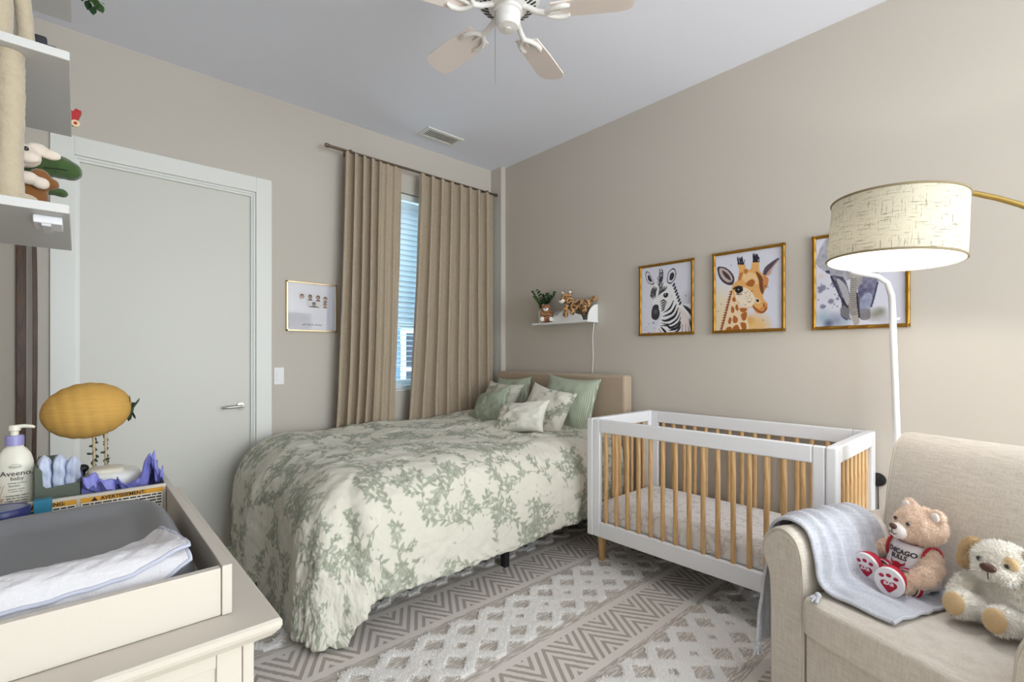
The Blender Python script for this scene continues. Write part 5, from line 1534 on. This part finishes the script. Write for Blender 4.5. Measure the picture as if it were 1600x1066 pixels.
def sew_text(txt, size, M4, m, parent, surf, name='lettering', bold=0.0, rot=0):
    v, f = text_geo(txt, size, bold=bold); q = MB(M4)
    c, s_ = math.cos(R(rot)), math.sin(R(rot))
    q.add([surf(a * c - b * s_, a * s_ + b * c) for a, b in v], f); return q.build(name, m, parent, smooth=False)

def bear():
    BM = CM @ Matrix.Translation((-.150, .405, .486)) @ rotz(R(-9)) @ Matrix.Rotation(R(-4), 4, 'X')
    b = thing('teddy_bear', 'tan teddy bear in a red and white basketball jersey sitting on the chair', 'stuffed animal', tuple(BM.translation))
    HM = BM @ Matrix.Translation((.020, -.008, .222)) @ rotz(R(-12)) @ Matrix.Rotation(R(5), 4, 'Y')
    H0 = (HM.to_3x3(), HM.translation)
    def hp(x, y, z): return tuple((BM.inverted() @ (HM @ Vector((x, y, z)))))
    E_ = [((0, 0, .062), (.070, .056, .066)), ((0, -.002, .112), (.055, .047, .055)),
          (hp(0, 0, 0), (.078, .066, .066)), (hp(0, -.045, -.018), (.044, .034, .036)),
          (hp(-.058, .006, .052), (.026, .014, .026)), (hp(.058, .006, .052), (.026, .014, .026)),
          # arms
          ((-.062, -.005, .128), (.030, .030, .030)), ((-.088, -.018, .108), (.028, .030, .028)), ((-.112, -.038, .088), (.026, .030, .026)), ((-.124, -.058, .074), (.024, .026, .024)),
          ((.062, -.010, .125), (.032, .032, .032)), ((.082, -.032, .100), (.034, .036, .036)), ((.086, -.058, .076), (.034, .036, .036)), ((.074, -.078, .062), (.030, .030, .030)),
          # legs
          ((-.040, -.055, .034), (.036, .050, .034)), ((-.046, -.100, .034), (.033, .040, .034)), ((.038, -.055, .034), (.036, .050, .034)), ((.046, -.100, .034), (.033, .040, .034))]
    body = blob_mesh('bear_body', E_, PL_TAN, b, .0052, 5, .008, .018, BM)
    fur(body, 26000, .0085, .0011, PL_TANF, 3, .9, .1)
    def part(name, m, fn, parent=b, **kw):
        q = MB(BM); fn(q); return q.build(name, m, parent, **kw)
    hq = MB(HM); hq.ell((0, -.072, -.022), (.032, .022, .027)); hq.build('muzzle', PL_WHT, b)
    hq = MB(HM); hq.ell((0, -.092, -.006), (.014, .009, .010)); hq.build('nose', BRN, b)
    for s_ in (-1, 1):
        hq = MB(HM); hq.ell((s_ * .027, -.066, .014), (.0062, .005, .0066)); hq.build('eye', EYE, b)
        hq = MB(HM); hq.ell((s_ * .060, -.006, .054), (.016, .008, .016)); hq.build('ear_lining', PL_WHT, b)
    hq = MB(HM); hq.tube([(0, -.094, -.014), (0, -.0955, -.026)], .0012, 6); hq.tube([(-.018, -.088, -.024), (-.010, -.0935, -.031), (0, -.0955, -.0275), (.010, -.0935, -.031), (.018, -.088, -.024)], .0013, 6); hq.build('mouth', JK, b)
    # jersey: shell around the torso
    tors = lambda z: np.interp(z, [.015, .05, .09, .125, .150, .162], [.079, .081, .075, .066, .060, .046])
    rows = []
    for z in np.linspace(.022, .158, 22):
        r_ = tors(z); rows.append([(r_ * math.cos(2 * PI * k / 48) * 1.0, r_ * .86 * math.sin(2 * PI * k / 48) - .002 + .0015 * math.sin(k * 1.7 + z * 90), z) for k in range(48)])
    js = MB(BM).grid(rows, closeu=True).build('jersey', JW, b, solid=.003)
    def jsurf(a, bb):
        r_ = float(tors(bb)); a = max(-r_ * .95, min(r_ * .95, a)); return (a, -r_ * .86 * math.sqrt(max(0, 1 - (a / r_) ** 2)) - .0058, bb)
    sew_text('CHICAGO', .0215, BM, JK, js, lambda a, bb: jsurf(a - .002, bb + .126), bold=.0008)
    sew_text('BULLS', .0200, BM, JK, js, lambda a, bb: jsurf(a - .002, bb + .108), bold=.0008)
    bull = [(-.026, .018), (-.020, .008), (-.012, .006), (-.006, .010), (.006, .010), (.012, .006), (.020, .008), (.026, .018), (.024, .004), (.014, -.002), (.010, -.012), (.007, -.024), (0, -.029), (-.007, -.024), (-.010, -.012), (-.014, -.002), (-.024, .004)]
    q = MB(BM); pts = [jsurf(x - .002, z + .082) for x, z in bull]; q.add(pts, [tuple(range(len(pts)))]); o = q.build('bull_emblem', RED, js, smooth=False)
    q = MB(BM); q.tube([(.047 * math.cos(a), .040 * math.sin(a) - .002, .160 + .007 * math.sin(a)) for a in np.linspace(0, 2 * PI, 40)], .0062, 8, caps=False); q.build('collar_trim', RED, js)
    for s_ in (-1, 1):
        q = MB(BM); q.tube([(s_ * (.066 + .004 * math.cos(a)), -.006 + .037 * math.cos(a), .122 + .040 * math.sin(a)) for a in np.linspace(0, 2 * PI, 30)], .0045, 8, caps=False); q.build('armhole_trim', RED, js)
    # shorts with side stripes
    for s_ in (-1, 1):
        rows = []
        for t in np.linspace(0, 1, 10):
            c_ = Vector((s_ * (.038 + .006 * t), -.02 - .065 * t, .036)); r_ = .041 + .003 * t
            rows.append([(c_.x + r_ * math.cos(2 * PI * k / 32), c_.y, max(.0, c_.z + r_ * math.sin(2 * PI * k / 32))) for k in range(32)])
        sh = MB(BM).grid(rows, closeu=True).build('shorts_leg', JW, b, solid=.002)
        for dt in (.90, .76):
            c_ = Vector((s_ * (.038 + .006 * dt), -.02 - .065 * dt, .036))
            q = MB(BM); q.tube([(c_.x + .0455 * math.cos(2 * PI * k / 30), c_.y, max(.002, c_.z + .0455 * math.sin(2 * PI * k / 30))) for k in range(31)], .0026, 6, caps=False); q.build('shorts_stripe', RED, sh)
    # slippers: red upper, white sole with paw print
    for s_, zt, yt in ((-1, .054, -.146), (1, .044, -.156)):
        FM = BM @ Matrix.Translation((s_ * .047, yt, zt)) @ rotz(R(s_ * 5 + 18)) @ Matrix.Rotation(R(12), 4, 'X')
        ov = lambda k, n, g=1.0: ((.041 * g) * math.cos(2 * PI * k / n), (.049 * g) * math.sin(2 * PI * k / n))
        rows = [[(ov(k, 40, g)[0], y_, ov(k, 40, g)[1]) for k in range(40)] for y_, g in ((.034, .90), (.020, .98), (.004, 1.0))]
        up = MB(FM).grid(rows, closeu=True).build('slipper_upper', RED, b, solid=.002)
        rows = [[(ov(k, 40, g)[0], y_, ov(k, 40, g)[1]) for k in range(40)] for y_, g in ((.005, 1.01), (.003, 1.04), (-.004, 1.04), (-.0065, .99), (-.0070, .6), (-.0070, .02))]
        so = MB(FM).grid(rows, closeu=True).build('slipper_sole', JW, up)
        PAW = mat('paw_print_red', (176, 22, 56), .6)
        q = MB(FM)
        heart = [(0, -.024), (-.012, -.012), (-.019, -.002), (-.018, .006), (-.010, .010), (0, .006), (.010, .010), (.018, .006), (.019, -.002), (.012, -.012)]
        hp_ = spline(heart, 4); q.add([(x * 1.2, -.0078, z * 1.2 - .006) for x, z in hp_], [tuple(range(len(hp_)))])
        for x, z in ((-.020, .020), (0, .026), (.020, .020)):
            q.add([(x + .0075 * math.cos(a), -.0078, z + .0066 * math.sin(a)) for a in np.linspace(0, 2 * PI, 16, endpoint=False)], [tuple(range(16))])
        q.build('paw_print', PAW, so, smooth=False)
        sew_text('BAB', .016, FM, JW, so, lambda a, bb: (a, -.0084, bb - .004), bold=.0005, rot=0)
    # drawstring ends
    q = MB(BM); q.tube([(.012, -.082, .052), (.040, -.100, .040), (.062, -.105, .012), (.078, -.118, .003)], .0022, 6); q.tube([(.010, -.082, .052), (.030, -.108, .046), (.050, -.115, .028)], .0022, 6); q.build('drawstring', JW, b)
bear()

def dog():
    DM = CM @ Matrix.Translation((.112, .395, .486)) @ rotz(R(4)) @ Matrix.Rotation(R(-10), 4, 'X')
    d = thing('plush_dog', 'cream plush puppy with caramel ears sitting right of the teddy bear', 'stuffed animal', tuple(DM.translation))
    HM = DM @ Matrix.Translation((-.012, -.040, .190)) @ rotz(R(-2)) @ Matrix.Rotation(R(14), 4, 'X')
    def hp(x, y, z): return tuple((DM.inverted() @ (HM @ Vector((x, y, z)))))
    E_ = [((0, 0, .066), (.078, .062, .068)), ((0, -.008, .110), (.064, .052, .050)),
          (hp(0, 0, 0), (.072, .060, .056)), (hp(0, -.050, -.020), (.040, .030, .029)), (hp(-.022, -.048, -.024), (.030, .026, .026)), (hp(.022, -.048, -.024), (.030, .026, .026)),
          ((-.070, -.012, .116), (.034, .032, .034)), ((-.094, -.028, .088), (.030, .032, .032)), ((-.104, -.046, .062), (.028, .030, .030)),
          ((.072, -.012, .112), (.034, .032, .034)), ((.092, -.030, .084), (.030, .032, .032)), ((.096, -.050, .058), (.028, .030, .030)),
          ((-.058, -.060, .034), (.038, .052, .036)), ((-.074, -.108, .040), (.036, .036, .042)),
          ((.040, -.070, .032), (.040, .056, .034)), ((.024, -.122, .036), (.036, .034, .040))]
    body = blob_mesh('dog_body', E_, PL_CRM, d, .0055, 5, .010, .022, DM)
    fur(body, 24000, .011, .0012, PL_CRMF, 5, .7, .25)
    for x, y, z in ((-.078, -.1395, .040), (.020, -.1505, .036)):
        q = MB(DM); q.ell((x, y, z), (.028, .012, .034)); q.build('foot_pad', PL_CAR, d)
    for s_ in (-1, 1):
        e = blob_mesh('ear', [((s_ * .066, .000, .030), (.024, .018, .022)), ((s_ * .084, -.004, .002), (.020, .018, .034)), ((s_ * .088, -.010, -.026), (.020, .016, .028))], PL_CAR, d, .004, 5, .004, .015, HM)
        fur(e, 2500, .006, .001, mat('plush_caramel_fur', (220, 192, 150), .95, spec=.1), 8)
        q = MB(HM); q.ell((s_ * .032, -.054, .010), (.0068, .0052, .0072)); q.build('eye', EYE, d)
    q = MB(HM); q.ell((.034, -.043, .014), (.021, .012, .021)); q.build('eye_patch', PL_CAR, d)
    q = MB(HM); q.ell((0, -.080, .000), (.020, .012, .013)); q.build('nose', BRN, d)
    q = MB(HM); q.tube([(0, -.083, -.010), (0, -.082, -.034)], .0013, 6); q.build('mouth', BRN, d)
dog()

# ------------------------------------------------------------------ white shelf on the right wall with its things
ws = thing('cloud_shelf', 'white cloud-front wall shelf above the headboard', 'shelf', (3.04, 2.71, 1.575))
SX0, SX1, SY0, SY1, SZ = 2.975, XB - .001, 2.395, 3.02, 1.590
MB().box(SX0, SX1, SY0, SY1, SZ - .017, SZ).build('shelf_board', WHITE, ws, smooth=False, bevel=.002)
cl_ = [(.04, 0), (.10, .0)]
cloud = [(0, 0), (0, .012), (.02, .045), (.06, .055), (.075, .060), (.085, .078), (.13, .090), (.20, .090), (.245, .076), (.26, .058), (.30, .050), (.325, .034), (.33, 0)]
MB().prism([(p[0], p[1]) for p in cloud], (SX0 + .012, SY0 + .065, SZ), (0, 1, 0), (0, 0, 1), .010).build('cloud_lip', WHITE, ws, smooth=False, bevel=.0015)
qr = [(0, 0)] + [(.125 * math.cos(R(a)), .13 * math.sin(R(a))) for a in range(0, 91, 9)]
MB().prism([(-x, z) for x, z in qr], (SX1 - .001, SY0 + .012, SZ), (1, 0, 0), (0, 0, 1), .010).build('end_bracket', WHITE, ws, smooth=False, bevel=.0015)
MB().prism([(-x * .85, z * .8) for x, z in qr], (SX1 - .001, SY0 + .412, SZ), (1, 0, 0), (0, 0, 1), .010).build('bookend', WHITE, ws, smooth=False, bevel=.0015)
tag(MB().tube([(3.095, 2.425, SZ - .017), (3.095, 2.440, 1.45), (3.097, 2.436, 1.30), (3.098, 2.445, 1.165)], .0032, 8).build('power_cord', WHITE), 'thin white power cord hanging from the cloud shelf', 'cord')

def zz_plant(name, label, base, pot_r, pot_h, stems, seed, trail=False, group=None):
    rng = random.Random(seed)
    p = thing(name, label, 'plant', base, 0, group)
    x, y, z = base
    MB().lathe([(0, 0), (pot_r * .82, 0), (pot_r * .86, .004), (pot_r, pot_h), (pot_r * .93, pot_h), (pot_r * .90, pot_h * .88), (0, pot_h * .88)], 30, base).build('pot', mat('pot_white', (232, 232, 230), .4), p)
    LF = mat('zz_leaf', (38, 74, 44), .35); LF2 = mat('zz_leaf_light', (74, 116, 58), .35)
    for k in range(stems):
        a = 2 * PI * k / stems + rng.uniform(-.3, .3); L = rng.uniform(.13, .20); out = rng.uniform(.3, .75)
        pts = []
        for t in np.linspace(0, 1, 9):
            if trail: pts.append(Vector((x + math.cos(a) * (pot_r * .7 + .10 * t), y + math.sin(a) * (pot_r * .7 + .10 * t), z + pot_h * .9 + .06 * math.sin(PI * min(1, t * 1.2)) - .07 * t * t)))
            else: pts.append(Vector((min(x + math.cos(a) * L * out * t ** 1.3, XB - .012), y + math.sin(a) * L * out * t ** 1.3, z + pot_h * .88 + L * t * math.sqrt(1 - out * out * .5))))
        m_ = LF2 if k % 4 == 0 else LF
        st_ = MB().tube([tuple(q) for q in pts], [.003 - .0018 * i / 8 for i in range(9)], 6).build('stem', m_, p)
        for i in range(2, 9):
            for s_ in (-1, 1):
                d = (pts[min(i + 1, 8)] - pts[i - 1]).normalized(); sd = d.cross(Vector((0, 0, 1))); sd = sd.normalized() if sd.length > 1e-3 else Vector((1, 0, 0))
                dirv = (sd * s_ * .8 + d * .7 + Vector((0, 0, .12))).normalized(); ln_ = rng.uniform(.034, .048) * (1 if i < 8 else .8)
                up_ = dirv.cross(sd.cross(dirv)).normalized() if 0 else Vector((rng.uniform(-.2, .2), rng.uniform(-.2, .2), 1)).normalized()
                wv = dirv.cross(up_).normalized(); base_p = pts[i]
                lf = MB(); V = []
                for t, w_ in ((0, .12), (.25, .75), (.5, 1), (.75, .75), (1, .05)):
                    c_ = base_p + dirv * ln_ * t + up_ * (.004 * math.sin(PI * t))
                    for q in (c_ - wv * .0115 * w_, c_ + up_ * -.0014, c_ + wv * .0115 * w_):
                        V.append((min(q.x, XB - .006), q.y, q.z))
                F = []
                for r_ in range(4):
                    for c2 in range(2): F.append((r_ * 3 + c2, r_ * 3 + c2 + 1, (r_ + 1) * 3 + c2 + 1, (r_ + 1) * 3 + c2))
                lf.add(V, F); lf.build('leaf', m_, st_, angle=0)
zz_plant('potted_plant', 'small dark green plant in a white pot on the cloud shelf', (3.045, 2.945, SZ + .0005), .048, .105, 9, 12)

# spotted / striped plush skins
def spot_mat(name, base, spot, scale, mode='spot'):
    if name in MATS: return MATS[name]
    m = bpy.data.materials.new(name); m.use_nodes = True; n = N(m); v = n.coord('Object')
    if mode == 'spot':
        vr = n.new('ShaderNodeTexVoronoi'); vr.inputs['Scale'].default_value = scale; n.link(v, vr.inputs['Vector'])
        f = n.m('MULTIPLY', n.m('LESS_THAN', vr.outputs['Distance'], .50), n.m('GREATER_THAN', vr.outputs['Distance'], .20))
    else:
        sp = n.new('ShaderNodeSeparateXYZ'); n.link(v, sp.inputs[0])
        w_ = n.m('ADD', n.m('MULTIPLY', sp.outputs[2], scale), n.m('MULTIPLY', n.noise(v, 22, 2), 2.2))
        f = n.m('GREATER_THAN', n.m('SINE', n.m('MULTIPLY', w_, 6.28)), .25)
    n.link(n.mix(f, (*lin(base), 1), (*lin(spot), 1)), n.b.inputs['Base Color']); n.b.inputs['Roughness'].default_value = .95; n.b.inputs['Sheen Weight'].default_value = .3
    n.bump(n.noise(v, 140, 3), .5, .003); MATS[name] = m; return m
LEO = spot_mat('plush_leopard', (196, 148, 92), (48, 32, 24), 46); TIG = spot_mat('plush_tiger', (196, 136, 92), (52, 32, 26), 62, 'stripe')

def leopard():
    M4 = Matrix.Translation((3.030, 2.580, SZ + .066)) @ rotz(R(-78)) @ Matrix.Scale(1.12, 4)
    L = thing('plush_leopard', 'spotted leopard plush lying over the cloud shelf front', 'stuffed animal', tuple(M4.translation))
    # local: head toward +x? body along +x (away), head at -x
    E_ = [((.030, .012, .060), (.060, .040, .042)), ((.085, .015, .058), (.050, .040, .042)), ((-.020, .010, .062), (.042, .038, .040)),
          ((-.066, .004, .112), (.046, .042, .042)), ((-.078, -.030, .100), (.026, .022, .022)),
          ((-.050, -.024, .030), (.022, .024, .036)), ((-.052, -.034, -.006), (.021, .024, .026)), ((.010, -.028, .036), (.024, .026, .034)), ((.012, -.040, .006), (.022, .024, .024)),
          ((.100, -.022, .030), (.026, .028, .036)), ((.104, -.036, .002), (.022, .024, .024)), ((.136, .020, .090), (.028, .014, .014)), ((.160, .018, .104), (.022, .013, .014)), ((-.04, .012, .085), (.03, .034, .034))]
    blob_mesh('leopard_body', E_, LEO, L, .0055, 4, .004, .015, M4)
    for s_, x in ((-1, -.100), (1, -.036)):
        q = MB(M4); q.ell((x, .012, .158), (.017, .009, .017)); e = q.build('ear', LEO, L)
        q = MB(M4); q.ell((x, .004, .158), (.012, .006, .012)); q.build('ear_lining', PL_WHT, e)
        q = MB(M4); q.ell((-.070 + s_ * .016, -.036, .124), .0045); q.build('eye', EYE, L)
    q = MB(M4); q.ell((-.080, -.044, .090), (.024, .014, .016)); q.build('muzzle', PL_WHT, L)
    q = MB(M4); q.ell((-.082, -.057, .100), (.009, .005, .006)); q.build('nose', BRN, L)
leopard()
def tiger():
    M4 = Matrix.Translation((3.000, 2.862, SZ + .003)) @ rotz(R(-49)) @ Matrix.Scale(1.22, 4)
    L = thing('plush_tiger', 'small striped tiger cub plush beside the plant pot', 'stuffed animal', tuple(M4.translation))
    E_ = [((0, 0, .040), (.036, .028, .040)), ((-.004, -.008, .100), (.034, .028, .027)), ((-.030, -.026, .020), (.018, .026, .019)), ((.030, -.026, .020), (.018, .026, .019)), ((.034, -.006, .055), (.014, .014, .026)), ((-.034, -.006, .055), (.014, .014, .026)),
          ((-.028, 0, .124), (.011, .007, .011)), ((.020, 0, .124), (.011, .007, .011))]
    blob_mesh('tiger_body', E_, TIG, L, .0045, 4, .003, .012, M4)
    q = MB(M4); q.ell((-.006, -.030, .090), (.020, .012, .013)); q.build('muzzle', PL_WHT, L)
    q = MB(M4); q.ell((-.006, -.042, .096), (.006, .004, .005)); q.build('nose', BRN, L)
    for s_ in (-1, 1):
        q = MB(M4); q.ell((-.005 + s_ * .013, -.032, .108), .0036); q.build('eye', EYE, L)
        q = MB(M4); q.ell((s_ * .031, -.050, .020), (.014, .006, .016)); q.build('foot_pad', PL_WHT, L)
tiger()

# ------------------------------------------------------------------ shelves on the side wall, upper left
LS = [1.681, 2.091, 2.502]; YN, YF, XE_ = 1.745, 2.350, -.015
lab = ['lowest white shelf at the upper left, holding the green dinosaur', 'middle white shelf at the upper left with a red toy', 'topmost white shelf at the upper left, cut by the frame']
for z, l in zip(LS, lab):
    tag(MB().box(XC + .001, XE_, YN, YF, z, z + .024).build('wall_shelf', mat('shelf_white', (214, 213, 212), .45), smooth=False, bevel=.002), l, 'shelf', 'white wall shelves')
sl = thing('stick_on_light', 'white plastic stick-on light under the lowest shelf', 'light', (-.07, 1.84, LS[0] - .025))
MB().box(-.088, -.030, 1.80, 1.90, LS[0] - .022, LS[0] - .0005).build('housing', mat('stick_light_white', (240, 240, 246), .4), sl, smooth=False, bevel=.003)
MB().box(-.072, -.052, 1.7985, 1.90, LS[0] - .030, LS[0] - .0222).build('lens', mat('stick_light_lens', (214, 216, 222), .3), sl, smooth=False, bevel=.002)
# cream fabric wrapped posts
VEL = mat('cream_velvet', (202, 188, 164), .9, sheen=.5, bump=(30, .7, .012), tint=(60, (176, 160, 134), .7))
def post(label, path, rad, foot=None):
    p = thing('wrapped_post', label, 'post', path[0], 0, 'cream wrapped posts on the shelves')
    n = 60; pts = spline(path, 16, False); rr = np.interp(np.linspace(0, 1, len(pts)), np.linspace(0, 1, len(rad)), rad)
    _k = np.arange(len(pts)); rr = rr * (1 + .035 * np.sin(_k * 1.3) * np.sin(_k * .37 + 1) + .02 * np.sin(_k * 2.7)) 
    MB().tube([tuple(q) for q in pts], list(rr), 20).build('post_sleeve', VEL, p)
    if foot: MB().ell(*foot).build('foot', VEL, p)
post('thick cream fabric-wrapped post on the lowest shelf, nearest the camera', [(-.130, 1.80, LS[0] + .0245), (-.131, 1.80, 1.80), (-.128, 1.80, 1.95), (-.130, 1.80, LS[1] - .001)], [.030, .027, .026, .027, .028], ((-.108, 1.80, LS[0] + .036), (.030, .022, .012)))
post('short grey-cream post behind the stuffed toys on the lowest shelf', [(-.150, 2.20, LS[0] + .0245), (-.150, 2.20, 1.9), (-.150, 2.20, LS[1] - .001)], [.020, .019, .020])
post('left one of two cream posts on the middle shelf', [(-.150, 1.80, LS[1] + .0245), (-.148, 1.80, 2.3), (-.146, 1.80, LS[2] - .001)], [.027, .025, .024])
post('forked cream post beside the black toy on the middle shelf', [(-.100, 1.84, LS[1] + .0245), (-.106, 1.84, 2.22), (-.118, 1.83, 2.34), (-.105, 1.84, LS[2] - .001)], [.017, .017, .020, .019], ((-.088, 1.825, LS[1] + .034), (.016, .013, .009)))
bt = thing('black_toy', 'small black blocky toy on the middle shelf', 'toy', (-.062, 1.86, LS[1] + .0245))
BT = mat('toy_black', (30, 32, 40), .5)
MB().box(-.084, -.040, 1.835, 1.88, LS[1] + .0245, LS[1] + .070).build('toy_body', BT, bt, smooth=False, bevel=.006)
MB().box(-.088, -.062, 1.842, 1.872, LS[1] + .0705, LS[1] + .092).build('toy_top', BT, bt, smooth=False, bevel=.005)
rt = thing('red_toy_wagon', 'little red toy wagon with a cream wheel on the middle shelf end', 'toy', (-.030, 2.325, LS[1] + .0245))
RT = mat('toy_red', (178, 16, 24), .45)
zt = LS[1] + .0245
MB().prism([(-.035, .012), (.030, .012), (.034, .040), (.042, .064), (.026, .070), (.018, .056), (-.004, .082), (-.030, .060), (-.034, .076), (-.046, .082)], (-.030, 2.340, zt), (1, 0, 0), (0, 0, 1), .03).build('wagon_body', RT, rt, smooth=False, bevel=.002)
for x in (-.048, -.005):
    w_ = MB(Matrix.Translation((x, 2.305, zt + .0125)) @ Matrix.Rotation(R(90), 4, 'X')); w_.lathe([(0, -.004), (.0122, -.004), (.0122, .004), (0, .004)], 20); wo = w_.build('wheel', mat('toy_cream', (226, 206, 168), .5), rt)
    h_ = MB(Matrix.Translation((x, 2.300, zt + .0125)) @ Matrix.Rotation(R(90), 4, 'X')); h_.lathe([(0, -.002), (.005, -.002), (.005, .002), (0, .002)], 14); h_.build('hub_cap', RT, wo)
# dinosaur and puppy on the lowest shelf
GD = mat('plush_green', (70, 96, 50), .95, sheen=.5, bump=(70, .6, .006), tint=(40, (50, 74, 34), .7)); BR2 = mat('plush_brown', (132, 84, 38), .95, sheen=.4, bump=(80, .5, .005)); CW2 = mat('plush_offwhite', (232, 218, 204), .95, sheen=.4, bump=(80, .5, .005))
def dino():
    M4 = Matrix.Translation((-.108, 2.13, LS[0] + .030))
    d = thing('plush_dinosaur', 'green dinosaur plush sitting at the end of the lowest shelf', 'stuffed animal', tuple(M4.translation))
    E_ = [((0, 0, .060), (.044, .046, .062)), ((.004, -.002, .130), (.036, .038, .045)), ((.016, -.006, .188), (.044, .040, .036)), ((.064, -.010, .198), (.046, .036, .036)), ((.090, -.010, .192), (.032, .032, .031)),
          ((.044, -.012, .118), (.026, .017, .015)), ((.070, -.014, .114), (.018, .015, .015)), ((.030, -.02, .016), (.036, .026, .022)), ((-.03, .06, .03), (.03, .05, .024))]
    blob_mesh('dinosaur_body', E_, GD, d, .0055, 5, .003, .02, M4)
    q = MB(M4); q.tube([(.030, -.049, .176), (.066, -.046, .182), (.098, -.034, .184), (.116, -.010, .180)], .0018, 6); q.build('mouth_seam', mat('seam_dark', (36, 48, 26), .9), d)
    q = MB(M4); q.ell((.022, -.042, .206), .006); q.build('eye', EYE, d)
dino()
def pup():
    M4 = Matrix.Translation((-.112, 1.985, LS[0] + .030))
    d = thing('plush_puppy', 'brown and white plush puppy between the wrapped post and the dinosaur', 'stuffed animal', tuple(M4.translation))
    blob_mesh('puppy_body', [((.010, 0, .060), (.040, .036, .058)), ((.030, -.012, .110), (.026, .024, .030)), ((.052, -.014, .100), (.022, .018, .018)), ((.034, -.010, .020), (.044, .026, .020)), ((-.02, -.01, .03), (.03, .03, .03))], BR2, d, .0055, 5, .003, .02, M4)
    h = blob_mesh('head', [((-.004, -.016, .168), (.040, .036, .034)), ((.010, -.046, .158), (.024, .016, .018))], CW2, d, .005, 5, .003, .02, M4)
    blob_mesh('ear', [((.024, -.012, .196), (.026, .014, .018)), ((.052, -.014, .186), (.026, .013, .016))], CW2, d, .0045, 5, .002, .02, M4)
    blob_mesh('paw', [((.008, -.046, .098), (.024, .018, .019)), ((.034, -.050, .088), (.020, .017, .018))], CW2, d, .0045, 5, .002, .02, M4)
    q = MB(M4); q.ell((.004, -.053, .178), .0068); q.build('eye', EYE, d)
pup()
zz_plant('trailing_plant', 'leafy plant trailing from the topmost shelf', (-.085, 2.20, LS[2] + .0245), .055, .09, 9, 5, True)

# ------------------------------------------------------------------ dark wooden frame in the corner left of the door
DW = wood_mat('dark_walnut', (84, 54, 32), (46, 28, 16), (5, 5, .5), .4, 6)
wf = thing('wooden_frame', 'tall dark brown wooden frame standing in the corner left of the door', 'frame', (-.197, 3.62, 0))
MB().prism([(0, 0), (.034, 0), (.036, 1.95), (.030, 2.02), (.0, 2.02), (.004, 1.95), (.0, 1.90)], (-.236, 3.61, 0.0), (1, 0, 0), (0, 0, 1), .030).build('wide_stile', DW, wf, smooth=False, bevel=.002)
lst = [(-.184, .02), (-.170, .45), (-.170, .80), (-.1665, 1.2), (-.1665, 1.6), (-.170, 1.9), (-.178, 2.02)]
pp = spline(lst, 8, False)
MB().prism([tuple(p + np.array([-.009, 0])) for p in pp] + [tuple(p + np.array([.009, 0])) for p in pp[::-1]], (0, 3.61, 0), (1, 0, 0), (0, 0, 1), .030).build('curved_stile', DW, wf, smooth=False, bevel=.002)
MB().box(-.236, -.160, 3.585, 3.605, 1.99, 2.06).build('top_rail', DW, wf, smooth=False, bevel=.002)
MB().box(-.236, -.164, 3.585, 3.605, .02, .09).build('bottom_rail', DW, wf, smooth=False, bevel=.002)

# small black round fitting on the wall behind the crib end
bf = thing('outlet_monitor', 'small black round device on the wall behind the crib end', 'device', (3.095, .545, .62))
q = MB(Matrix.Translation((XB - .001, .572, .655)) @ Matrix.Rotation(R(-90), 4, 'Y')); q.lathe([(0, 0), (.034, 0), (.036, .006), (.032, .014), (.020, .018), (0, .019)], 28); q.build('device_body', mat('black_plastic', (18, 18, 20), .4), bf)
q = MB(); q.tube([(XB - .006, .572, .622), (XB - .006, .570, .50), (XB - .006, .575, .30)], .003, 8); q.build('device_cable', mat('bag_strap', (70, 72, 70), .7), bf)
bpy.context.view_layer.update()
